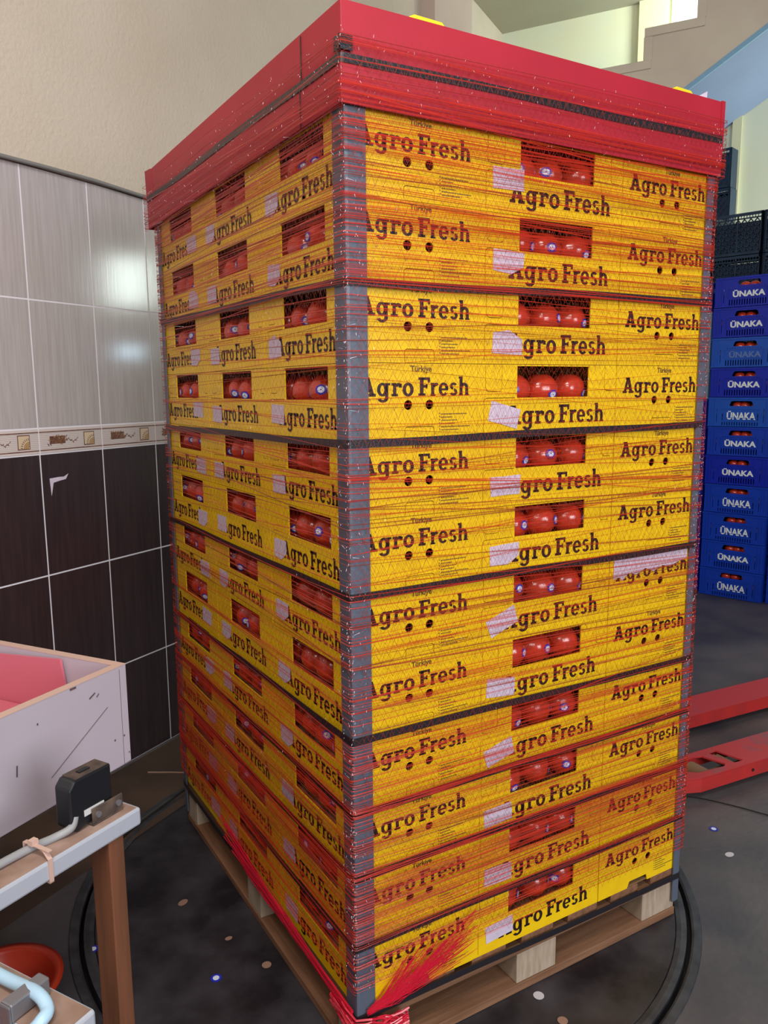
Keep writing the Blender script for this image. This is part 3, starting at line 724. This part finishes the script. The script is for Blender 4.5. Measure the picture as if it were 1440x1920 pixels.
# gathered rope end of the net at the near foot of the load
rp = empty('net_rope', (-.01, -.01, .13)); mb = MB(); mb2 = MB()
def L3(x, y, z): return (x+.01, y+.01, z-.13)
for i in range(120):   # fan on the right face
    u1 = nr.uniform(.10, .31); v1 = nr.uniform(.17, .28); 
    a = Vector((nr.uniform(.015, .035), -.012, .148+nr.gauss(0, .003))); b = Vector((u1, -.013-nr.uniform(0, .002), .165+(v1-.165)*(.5+.5*u1/.3)+nr.gauss(0, .012)))
    m = (a+b)/2+Vector((0, -.001, -.008+nr.gauss(0, .004)))
    mb.tube([L3(*a), L3(*m), L3(*b)], nr.uniform(.0003, .0008), 4)
for i in range(34):   # gathered along the pallet edge of the left face
    y1 = nr.uniform(.25, .85); h = nr.gauss(0, .006)
    pts = [(-.012-nr.uniform(0, .004), y, .145+h+.055*(y/.8)**1.6*abs(sin(i))+.004*sin(y*9+i)) for y in [y1*k/7 for k in range(8)]]
    mb.tube([L3(*p) for p in pts], nr.uniform(.0009, .0022), 4)
for i in range(26):   # knotted loops round the foot of the corner post
    ph = nr.uniform(0, 6); h = nr.gauss(.118, .008); pts = []
    for k in range(12):
        f = k/11; u = -.09+.20*f
        pts.append((-.014-.006*sin(ph+7*f), -u, h+.008*sin(ph+9*f)) if u < -.004 else ((-.012, -.014, h+.004*sin(ph)) if u < .004 else (u, -.016-.012*abs(sin(ph+6*f)), h+.010*sin(ph+8*f)-.02*u/.1)))
    mb2.tube([L3(*p) for p in pts], nr.uniform(.0012, .003), 5)
mb.build('loose_strands', M['rope'], rp, fix=False)['kind'] = 'stuff'; mb2.build('knot', M['rope'], rp, fix=False)
tag(rp, 'crimson gathered net end knotted round the foot of the near corner', 'rope')

# ------------------------------------------------------------------ pallet truck forks (right)
jk = empty('pallet_truck', (1.9, .6, 0), radians(-4.5))
jm = jk.matrix_basis.inverted()
def fork(yc, x0, x1):
    hw = .078
    def L(pts): return [(p[0], p[1]) for p in pts]
    out = [(x0, -.018), (x0+.05, -.050), (x0+.13, -hw), (x1, -hw), (x1, hw), (x0+.10, hw), (x0+.02, .050), (x0, .018)]
    h1 = [(x0+.085, .0), (x0+.13, .046), (x0+.235, .052), (x0+.262, .042), (x0+.290, -.040), (x0+.272, -.052), (x0+.15, -.046)]
    h2 = [(x0+.300, .052), (x0+.345, .052), (x0+.372, -.050), (x0+.325, -.050)]
    vs, fs = panel(out, [h1, h2], .006)
    mb = MB(); mb.add(([(x, z, .085-y) for x, y, z in vs], fs), Matrix.Translation((0, yc, 0)), mi=0)
    for i in range(len(out)):   # skirts follow the outline
        a, b = out[i], out[(i+1) % len(out)]
        zb = [(.030 if p[0] > x0+.02 else .052) for p in (a, b)]
        mb.quadpts([(a[0], a[1]+yc, .080), (b[0], b[1]+yc, .080), (b[0], b[1]+yc, zb[1]), (a[0], a[1]+yc, zb[0])], 1)
        a2 = (a[0]*1, a[1]*.94); b2 = (b[0], b[1]*.94)
        mb.quadpts([(a2[0], a2[1]+yc, .080), (b2[0], b2[1]+yc, .080), (b2[0], b2[1]+yc, zb[1]), (a2[0], a2[1]+yc, zb[0])], 1)
        mb.quadpts([(a[0], a[1]+yc, zb[0]), (b[0], b[1]+yc, zb[1]), (b2[0], b2[1]+yc, zb[1]), (a2[0], a2[1]+yc, zb[0])], 1)
    f = mb.build('fork', [M['jack'], M['jackside']], jk)
    mb = MB()
    mb.cyl((x0+.20, yc-.042, .040), (0, 1, 0), .038, .084, 28)
    mb.build('load_roller', M['roller'], f, bevel=.003)
    mb = MB(); mb.cyl((x0+.325, yc-.045, .064), (0, 1, 0), .012, .09, 16); mb.cyl((x0+.347, yc-.045, .064), (0, 1, 0), .009, .09, 16); mb.box(x0+.17, x0+.9, yc-.006, yc+.006, .035, .050); mb.build('linkage', M['roller'], f)
    mb = MB(); mb.cyl((x0+.39, yc-hw-.001, .055), (0, -1, 0), .006, .0015, 14); mb.build('pin_hole', M['black'], f)
fork(-.182, -.43, 1.35); fork(.222, -.43, 1.35)
mb = MB(); mb.box(1.33, 1.55, -.26, .30, .05, .22); mb.box(1.40, 1.62, -.12, .16, .22, .42); mb.build('chassis', M['jackside'], jk, bevel=.01)
mb = MB()
for y in (-.06, .06): mb.cyl((1.66, y-.025+.02, .09), (0, 1, 0), .09, .05, 28)
mb.build('steer_wheel', M['blackplastic'], jk, bevel=.006)
mb = MB(); mb.tube([(1.56, .02, .4), (1.80, .02, 1.15)], .018, 12); mb.tube([(1.80, -.08, 1.15), (1.80, .12, 1.15), (1.85, .13, 1.27), (1.85, -.09, 1.27), (1.80, -.08, 1.15)], .012, 10); mb.build('handle', M['jackside'], jk)
tag(jk, 'worn red hand pallet truck with two low forks to the right of the load', 'pallet truck')

# ------------------------------------------------------------------ blue crates (right back)
CW, CH, CD = .418, .1945, .56
def crate_front(style):
    out = [(0, .003), (CW, .003), (CW, CH), (0, CH)]
    hs = []
    a, b, z = CW*.33, CW*.70, CH*.80
    hs.append([(a, z-.013), (a+.008, z-.017), (b-.008, z-.017), (b, z-.013), (b-.01, z+.012), (b-.02, z+.016), (a+.02, z+.016), (a+.01, z+.012)])
    n = 15
    for i in range(n):
        x = .095+i*(CW-.19)/(n-1)
        if style == 0: hs.append([(x-.0035, .014), (x+.0035, .014), (x+.0035, .050), (x-.0035, .050)])
        if style == 1: hs.append([(x-.003, .010), (x+.003, .010), (x+.003, .032), (x-.003, .032)])
        if i in (0, 14) and style == 1: hs.append([(x-.003, .045), (x+.003, .045), (x+.003, .09), (x-.003, .09)])
        if i < 14 and style == 0: hs.append([(x+.004, .124), (x+.009, .124), (x+.009, .129), (x+.004, .129)])
    for sx in (.055, CW-.060): hs.append([(sx, .03), (sx+.004, .03), (sx+.004, .12), (sx, .12)])
    return panel(out, hs, .004)
def crate_body(style, m):
    mb = MB(); mb.add(crate_front(style))
    # side walls with slots
    so = [(0, .003), (CD-.008, .003), (CD-.008, CH), (0, CH)]; hs = []
    for i in range(16):
        x = .05+i*.029
        for z0, z1 in ((.02, .055), (.075, .11), (.125, .15)): hs.append([(x, z0), (x+.012, z0), (x+.012, z1), (x, z1)])
    sp = panel(so, hs, .004)
    mb.add(sp, Matrix.Translation((.004, .004, 0)) @ Matrix.Rotation(pi/2, 4, 'Z')); mb.add(sp, Matrix.Translation((CW, .004, 0)) @ Matrix.Rotation(pi/2, 4, 'Z'))
    mb.box(0, CW, CD-.004, CD, .003, CH); mb.box(.004, CW-.004, .004, CD-.004, .003, .008)
    # rims, corner ribs and the name plate frame
    mb.box(-.004, CW+.004, -.005, 0, CH-.012, CH-.001); mb.box(-.004, 0, -.005, CD, CH-.012, CH-.001)
    mb.box(-.003, CW+.003, -.003, 0, .003, .010)
    for x in (0, .020, .040, CW-.043, CW-.023, CW-.004): mb.box(x, x+.0035, -.004, 0, .010, CH-.012)
    mb.box(.085, CW-.085, -.003, 0, .058, .061); mb.box(.085, CW-.085, -.003, 0, .116, .119)
    if style == 0:
        mb.box(.085, .088, -.003, 0, .058, .119); mb.box(CW-.088, CW-.085, -.003, 0, .058, .119)
    return mb.mesh('body', m)
un = [textmesh('ÜNAKA', .050, .0010, .0018, 1.15), textmesh('ÜNAKA', .064, .0010, .0018, .82)]
def crate_text(style, m, nm):
    v, f, W, Hh = un[style]; k = .205/W if style == 0 else .185/W
    mb = MB(); mb.add((v, f), Matrix.Translation((CW*.52, -.0012, .088 if style == 0 else .078)) @ Matrix.Diagonal((k, 1, 1, 1))); return mb.mesh(nm, m, fix=False)
TX = {(s, k): crate_text(s, M['crate_white' if k == 'w' else 'crate_faded'], 'lettering') for s in (0, 1) for k in 'wf'}
CB = {}
def cbody(s, c):
    if (s, c) not in CB: CB[(s, c)] = crate_body(s, M['crate_'+c])
    return CB[(s, c)]
ca = Vector((3.994, 2.240, 0)); cu_ = Vector((.262, -.965, 0)); crz = math.atan2(cu_.y, cu_.x); cn = Vector((-sin(crz), cos(crz), 0))  # into depth
spec = [(1, 'mid', 'w'), (0, 'mid', 'w'), (1, 'mid', 'w'), (1, 'mid', 'w'), (0, 'royal', 'w'), (0, 'mid', 'w'), (1, 'light', 'w'), (0, 'royal', 'w'), (0, 'light', 'f'), (0, 'royal', 'w'), (0, 'royal', 'w')]
ordc = ['lowest', 'second from the bottom', 'third from the bottom', 'fourth from the bottom', 'fifth from the bottom', 'sixth from the bottom', 'fifth from the top', 'fourth from the top', 'third from the top', 'second from the top', 'topmost']
gap = .1952
for i, (s, c, t) in enumerate(spec):
    j = rn.uniform(-.004, .004)
    o = empty('plastic_crate', ca+cu_*j+Vector((0, 0, gap*i)), crz); link('body', cbody(s, c), o); link('lettering', TX[(s, t)], o)
    tag(o, '%s crate, %s lettering, %s in the front stack' % ({'royal': 'royal blue plastic', 'mid': 'blue plastic', 'light': 'lighter blue plastic'}[c], 'white' if t == 'w' else 'faded', ordc[i]), 'crate', 'blue tomato crates in the front stack')
    mx = Matrix.Translation(o.location) @ Matrix.Rotation(crz, 4, 'Z')
    for k in range(3):
        tomato(mx, CW*.40+k*.060+rn.uniform(-.01, .01), .055+rn.uniform(0, .01), .140, .032, rn.randrange(20), 'red tomato, %s in the handle hole of the blue crate %s' % (SIDE[k], ordc[i]), 'tomatoes in the blue crates', sticker=False, calyx=False)
    if 'FILL' not in globals():
        q = MB(); q.box(.006, CW-.006, .006, CD-.006, .085, .108); FILL = q.mesh('inner_liner', M['kraft'])
    link('inner_liner', FILL, o)
for i in range(11):
    col = 'pale' if i in (7, 8, 9) else ('deep' if i == 10 else 'royal')
    if i == 10: col = 'deep'
    off = ca-cu_*.455+cn*.06
    o = empty('plastic_crate', off+Vector((0, 0, .1935*i)), crz); link('body', cbody(0, col), o)
    tag(o, '%s crate, %s in the stack behind the right post' % ('pale blue plastic' if col == 'pale' else 'dark blue plastic', ordc[i]), 'crate', 'crates in the half hidden stack')
for i in range(11):
    o = empty('plastic_crate', ca+cu_*.438+cn*.02+Vector((0, 0, gap*i)), crz); link('body', cbody(i % 2, ('mid', 'royal', 'deep')[i % 3]), o)
    tag(o, 'blue plastic crate, %s in the stack at the right photo edge' % ordc[i], 'crate', 'crates at the right edge')
# dark lattice crates behind
def lattice(w, h, d):
    mb = MB(); t = .008
    mb.box(0, w, 0, .012, h-.022, h-.002); mb.box(0, w, 0, .012, .002, .02); mb.box(0, .018, 0, .02, .002, h-.002); mb.box(w-.018, w, 0, .02, .002, h-.002); mb.box(w/2-.006, w/2+.006, 0, .01, .02, h-.02)
    mb.box(0, w, .022, .026, .02, h*.78)      # inner folding wall
    for z in (h*.86,): mb.box(0, w, .0, .010, z-.004, z+.004)
    for i in range(16): x = .02+i*(w-.04)/16; mb.box(x, x+.004, .002, .008, h*.86, h-.02)
    nx = 8; hh = h*.84-.02
    for i in range(-4, nx+1):
        for sgn in (1, -1):
            x0 = i*w/nx if sgn > 0 else (i+4)*w/nx; x1 = x0+sgn*4*w/nx; z0, z1 = .02, .02+hh
            if x0 < .01 or x0 > w-.01:
                e = .01 if x0 < .01 else w-.01; z0 = z0+(z1-z0)*(e-x0)/(x1-x0); x0 = e
            if x1 < .01 or x1 > w-.01:
                e = .01 if x1 < .01 else w-.01; z1 = z0+(z1-z0)*(e-x0)/(x1-x0) if x1 != x0 else z1; x1 = e
            if abs(x1-x0) < .02: continue
            dd = Vector((x1-x0, 0, z1-z0)).normalized(); n = Vector((-dd.z, 0, dd.x))*.0035
            a, b = Vector((x0, .004, z0)), Vector((x1, .004, z1)); mb.prism([a-n, b-n, b+n, a+n], (0, .007, 0))
    for y in (0,): pass
    mb.box(0, .012, 0, d, .002, h-.002); mb.box(w-.012, w, 0, d, .002, h-.002); mb.box(0, w, d-.012, d, .002, h-.002); mb.box(.01, w-.01, .01, d-.01, .002, .01)
    return mb.mesh('body', M['crate_dark'])
DM = lattice(.36, .296, .42)
lw = .36
ordd = ['lowest', 'second', 'third', 'fourth', 'fifth', 'sixth', 'seventh', 'eighth', 'topmost']
for col, (uu, n) in enumerate(((.045-.362, 9), (.05, 9))):
    for i in range(n):
        o = link('lattice_crate', DM); o.location = ca+cu_*uu+cn*.68+Vector((0, 0, .298*i)); o.rotation_euler = (0, 0, crz)
        tag(o, 'dark lattice crate, %s from floor, %s dark stack behind the blue crates' % (ordd[i], 'left' if col == 0 else 'right'), 'crate', 'dark lattice crates behind the blue stack')
for i in range(11):
    o = link('lattice_crate', DM); o.location = ca+cu_*(-.70-.006*i+.02)+cn*(1.12)+Vector((0, 0, .298*i)); o.scale = (1, .3, 1); o.rotation_euler = (0, 0, crz)
    tag(o, 'dark lattice crate, %s in the tallest stack beside right corner post' % (['lowest', 'second from the floor', 'third from the floor', 'fourth from the floor', 'fifth from the floor', 'sixth from the floor', 'fifth from the top', 'fourth from the top', 'third from the top', 'second from the top', 'topmost'][i]), 'crate', 'dark lattice crates in the tallest stack')

# ------------------------------------------------------------------ white trough (left)
U1 = Vector((-.83, -.56, 0)).normalized(); U2 = Vector((-.553, .833, 0)).normalized()
wc = Vector((-.373, .268, .696)); wt = empty('white_trough', wc)
PINK = [(.12, .02), (.141, .150), (.150, .202), (.323, .190), (.52, .176), (.52, .02)]
mb = MB(); hgt = .205; th = .018
Lx, Ly = 1.05, .58
def tb(a0, a1, b0, b1, z0, z1, mi=0, m=None): (m or mb).rbox(U1*a0+U2*b0+Vector((0, 0, z0)), U1*(a1-a0), U2*(b1-b0), Vector((0, 0, z1-z0)), mi)
tb(th, Lx, 0, th, 0, hgt); mb.build('front_panel', M['whitepaint'], wt, bevel=.001)
mb = MB(); tb(0, th, 0, Ly, 0, hgt); mb.build('end_panel', M['whitepaint'], wt, bevel=.001)
mb = MB(); tb(th, Lx, Ly-th, Ly, 0, hgt); mb.build('back_panel', M['whitepaint'], wt, bevel=.001)
mb = MB(); tb(th, Lx, th, Ly-th, 0, .012); mb.build('bottom_panel', M['whitepaint'], wt)
mb = MB(); tb(.0, Lx, -.0005, th+.0005, hgt, hgt+.0015); tb(-.0005, th+.0005, th+.0005, Ly, hgt, hgt+.0015); mb.build('edge_band', M['edgeband'], wt)
mb = MB(); tb(.03, Lx-.03, th+.004, Ly-.08, .012, .09)
mb.build('pink_liner', M['pink'], wt, bevel=.01)
mb = MB(); mb.prism([U1*.024+U2*b_+Vector((0, 0, z_)) for b_, z_ in PINK], U1*.006); mb.build('pink_sheet', M['pink'], wt)
# marks on the front panel: screw heads, scratches, glue patch
mb = MB()
def mark(a0, z0, a1, z1, w): 
    p, q = U1*a0+Vector((0, 0, z0)), U1*a1+Vector((0, 0, z1)); d = (q-p).normalized(); n = d.cross(U2)*w/2; o = -U2*.0008
    mb.quadpts([p-n+o, q-n+o, q+n+o, p+n+o])
mark(.055, .135, .20, .055, .0013); mark(.085, .175, .10, .168, .003); mark(.075, .170, .082, .165, .002); mb.build('scratch_mark', M['scratch'], wt, fix=False); mb = MB(); mark(.27, .11, .272, .09, .003); mb.build('scratch_mark', M['scratch'], wt, fix=False); mb = MB()
mark(.014, .06, .0175, .06, .004); mark(.0395, .06, .043, .06, .004); mark(.003, .02, .006, .02, .003)
mb.build('screw_hole', M['scratch'], wt, fix=False); mb = MB()
mark(.019, .2, .0194, .0, .0009); mark(.22, .166, .223, .166, .004); mark(.13, .202, .145, .202, .004)
mb.build('board_joint', M['scratch'], wt, fix=False)
tag(wt, 'white laminated open trough with pink liner in front of the tiled wall', 'trough')
# legs under the trough so that it stands
mb = None
for a, b in ((.10, .50), (.95, .50), (.95, .06)):
    q = MB(); q.rbox(U1*a+U2*b+Vector((0, 0, -.6955)), U1*.045, U2*.045, Vector((0, 0, .695))); q.build('leg', M['legwood'], wt)
# cross rail (beam) with photo-eye, nearer the camera
V1 = Vector((-.87, -.49, 0)).normalized(); V2 = Vector((.49, -.87, 0)).normalized()*-1
bc = Vector((-.435, -.072, 0)); fr = empty('conveyor_frame', bc)
mb = MB(); mb.rbox(Vector((0, 0, .742)), V1*.75, V2*.052, Vector((0, 0, .030))); mb.build('rail', M['beam'], fr, bevel=.004)
mb = MB(); mb.rbox(V1*.006+V2*.004+Vector((0, 0, .772)), V1*.74, V2*.044, Vector((0, 0, .0008))); mb.build('rail_top', M['peeled'], fr)
mb = MB(); mb.rbox(V1*.035+V2*.004+Vector((0, 0, 0)), V1*.030, V2*.044, Vector((0, 0, .7415))); mb.build('leg', M['legwood'], fr, bevel=.002)
mb = MB(); mb.rbox(V1*.70+V2*.004, V1*.030, V2*.044, Vector((0, 0, .7415))); mb.build('leg', M['legwood'], fr, bevel=.002)
# second rail, perpendicular and closest to the camera, bottom left
P2 = Vector((-.583, -.458, 0))-bc; W1 = Vector((-.51, .86, 0)).normalized(); W2 = Vector((-.86, -.51, 0)).normalized()
mb = MB(); mb.rbox(P2+Vector((0, 0, .715)), W1*.42, W2*.060, Vector((0, 0, .038))); mb.build('rail', M['beam'], fr, bevel=.004)
mb = MB(); mb.rbox(P2+W1*.004+W2*.004+Vector((0, 0, .753)), W1*.41, W2*.052, Vector((0, 0, .001))); mb.build('rail_top', M['peeled'], fr)
mb = MB(); mb.rbox(P2+W1*.33+W2*.01, W1*.035, W2*.04, Vector((0, 0, .714))); mb.build('leg', M['legwood'], fr)
tag(fr, 'worn white painted frame of rails on brown wooden legs at the lower left', 'frame')
# photo-eye
se = empty('photo_sensor', bc+V1*.075+V2*.030+Vector((0, 0, .7735)))
sa = V1; sb = V2
ang_s = math.atan2(V1.y, V1.x)
def sbx(mb, a0, a1, b0, b1, z0, z1, mi=0): mb.rbox(V1*a0+V2*b0+Vector((0, 0, z0)), V1*(a1-a0), V2*(b1-b0), Vector((0, 0, z1-z0)), mi)
mb = MB()
prof = [(-.040, .020), (.030, .0), (.040, .010), (.040, .072), (.030, .084), (-.040, .084)]
mb.prism([V1*a+V2*(-.006)+Vector((0, 0, z)) for a, z in prof], V2*.034); mb.build('housing', M['blackplastic'], se, bevel=.003)
mb = MB(); sbx(mb, -.036, .026, -.004, .026, .084, .0855); mb.build('dusty_top', M['dust'], se)
mb = MB(); sbx(mb, -.010, .010, .006, .014, .0855, .0875); mb.build('indicator', M['blackplastic'], se)
mb = MB(); sbx(mb, -.022, .016, -.0072, -.0062, .020, .030); mb.build('rating_label', M['whitetrim'], se)
mb = MB(); sbx(mb, -.055, .005, -.012, .012, -.0006, .003); sbx(mb, -.055, .005, -.012, -.009, .003, .028); mb.build('bracket', M['dust'], se, bevel=.001)
for a in (-.045, -.005):
    q = MB(); q.cyl(V1*a+V2*-.012+Vector((0, 0, .016)), -V2, .005, .003, 12); q.build('bolt', M['greymetal'], se)
tag(se, 'small black photoelectric sensor on a bracket at the end of the white rail', 'sensor')
# grey cable along the rail
cb0 = bc+V1*.105+V2*.028
pts = [cb0+Vector((0, 0, .80)), cb0+V1*.008+Vector((0, 0, .785)), cb0+V1*.030+V2*.010+Vector((0, 0, .778)), cb0+V1*.07+V2*.016+Vector((0, 0, .779)), cb0+V1*.15+V2*.018+Vector((0, 0, .780)), cb0+V1*.3+V2*.020+Vector((0, 0, .780)), cb0+V1*.6+V2*.020+Vector((0, 0, .780))]
def smoothpts(P, n=6):
    P = [Vector(p) for p in P]; out = []
    for i in range(len(P)-1):
        p0, p1, p2, p3 = P[max(i-1, 0)], P[i], P[i+1], P[min(i+2, len(P)-1)]
        for k in range(n):
            t = k/n; out.append(.5*((2*p1)+(p2-p0)*t+(2*p0-5*p1+4*p2-p3)*t*t+(3*p1-p0-3*p2+p3)*t**3))
    out.append(P[-1]); return out
mb = MB(); mb.tube(smoothpts(pts), .0062, 10); o = mb.build('cable', M['cable'], smooth=True); tag(o, 'grey cable running from the black sensor along the white rail', 'cable')
# cable tie round the rail
tz = empty('cable_tie', bc+V1*.17+Vector((0, 0, .742))); mb = MB()
for (b0, b1, z0, z1) in ((-.002, .0, -.003, .034), (-.002, .054, .0455, .047), (.0525, .0545, -.003, .0465), (-.002, .0545, -.003, -.001)): sbx(mb, 0, .007, b0, b1, z0, z1)
mb.prism([V2*-.002+Vector((0, 0, .033)), V2*.012+Vector((0, 0, .0470)), V2*.012+Vector((0, 0, .0455)), V2*0+Vector((0, 0, .033))], V1*.007); sbx(mb, -.002, .009, .030, .040, .046, .054)
mb.build('band', M['edgeband'], tz); tag(tz, 'pale cable tie holding the grey cable to the white rail', 'cable tie')
# second sensor cable and clamp on the near rail
b2 = Vector((-.583, -.458, .754))
c2 = [b2+W1*.40+W2*.024+Vector((0, 0, .010)), b2+W1*.25+W2*.024+Vector((0, 0, .010)), b2+W1*.12+W2*.026+Vector((0, 0, .011)), b2+W1*.06+W2*.030+Vector((0, 0, .018)), b2+W1*.035+W2*.036+Vector((0, 0, .012)), b2+W1*.030+W2*.050+Vector((0, 0, .008)), b2+W1*.04+W2*.064+Vector((0, 0, -.01)), b2+W1*.05+W2*.068+Vector((0, 0, -.05))]
mb = MB(); mb.tube(smoothpts(c2), .0075, 12); o = mb.build('cable', M['bluecable'], smooth=True); tag(o, 'pale blue cable along the nearest rail in the bottom left corner', 'cable')
mb = MB(); mb.rbox(b2+W1*.062+W2*.010+Vector((0, 0, .001)), W1*.018, W2*.051, Vector((0, 0, .022))); mb.rbox(b2+W1*.062+W2*.0612+Vector((0, 0, -.03)), W1*.018, W2*.0022, Vector((0, 0, .052))); o = mb.build('cable_clamp', M['greymetal'], bevel=.002); tag(o, 'grey metal clamp holding the pale blue cable on the near rail', 'clamp')

# basins under the rails
def basin(loc, r, h, label):
    b = empty('plastic_basin', loc); mb = MB()
    mb.lathe([(r*.72, 0), (r*.95, h*.94), (r*1.06, h*.96), (r*1.07, h), (r*.93, h), (r*.90, h*.93), (r*.68, .012), (0, .010)], 48); mb.lathe([(0, 0), (r*.72, 0)], 48)
    mb.build('bowl', M['orange'], b, smooth=True); tag(b, label, 'basin')
basin((-.635, .525, .0005), .125, .12, 'orange-red plastic basin on the floor behind the near rail')
basin((-.80, -.42, .0005), .16, .60, 'tall red plastic tub cut off by the bottom left corner')

# ------------------------------------------------------------------ small things on the floor
def disc(name, x, y, r, m, label, cat, z=.0012, ry=None, rot=0):
    mb = MB(); p = [(r*cos(a)*cos(rot)-(ry or r)*sin(a)*sin(rot), r*cos(a)*sin(rot)+(ry or r)*sin(a)*cos(rot), 0) for a in [2*pi*i/16 for i in range(16)]]
    mb.prism(p, (0, 0, .0008)); o = mb.build(name, m); o.location = (x, y, z); tag(o, label, cat); return o
disc('paper_scrap', 1.375, .10, .016, M['scrap'], 'white oval paper scrap on the concrete right of the pallet', 'scrap', ry=.011)
disc('paper_scrap', .475, -.033, .013, M['scrap'], 'pale pink paper scrap on the turntable in front of the pallet', 'scrap')
disc('paper_scrap', .47, -.12, .012, M['tan'], 'dull tan scrap on the turntable at the bottom edge of the photo', 'scrap')
disc('paper_scrap', -.149, .762, .016, M['tan'], 'tan scrap on the turntable left of the pallet, closest to the white rail', 'scrap', ry=.011, rot=.5)
disc('paper_scrap', -.042, .405, .012, M['tan'], 'tan scrap on the turntable beside the left pallet edge', 'scrap')
disc('paper_scrap', -.09, .55, .010, M['tan'], 'reddish tan scrap on the dark turntable beside the middle pallet block', 'scrap', ry=.007)
for x, y, l in ((1.459, .22, 'round blue fruit sticker on the concrete below the near fork'), (-.167, .428, 'round blue fruit sticker on the turntable left of the pallet'), (-.407, .697, 'round blue fruit sticker beside the brown wooden leg'), (-.02, 1.33, 'round blue fruit sticker on the floor behind the far pallet corner')):
    e = empty('fruit_sticker', (x, y, .0012)); q = MB(); q.cyl((0, 0, 0), (0, 0, 1), .014, .0006, 20); q.build('ring', M['blue_st'], e); q = MB(); q.cyl((0, 0, .0006), (0, 0, 1), .008, .0003, 16); q.build('centre', M['white_st'], e); tag(e, l, 'sticker', 'fruit stickers on the floor')
mb = MB(); mb.tube([(-.03, 1.60, .004), (.05, 1.55, .004), (.12, 1.50, .004)], .0035, 6); o = mb.build('metal_rod', M['tan']); tag(o, 'thin brown stick on the floor between tiled wall and pallet', 'stick')
mb = MB(); mb.tube(smoothpts([(-.30, 1.10, .005), (-.2, 1.206, .005), (-.05, 1.32, .005), (.10, 1.42, .005), (.4, 1.55, .005)]), .004, 6); o = mb.build('floor_cable', M['black']); tag(o, 'thin black cable on the floor behind the pallet', 'cable')
mb = MB(); mb.tube(smoothpts([(1.50, .43, .003), (1.573, .389, .003), (1.64, .28, .003), (1.686, .177, .003), (1.75, .05, .003)]), .002, 6); o = mb.build('loose_string', M['black']); tag(o, 'thin dark string on the concrete below the near fork', 'string')
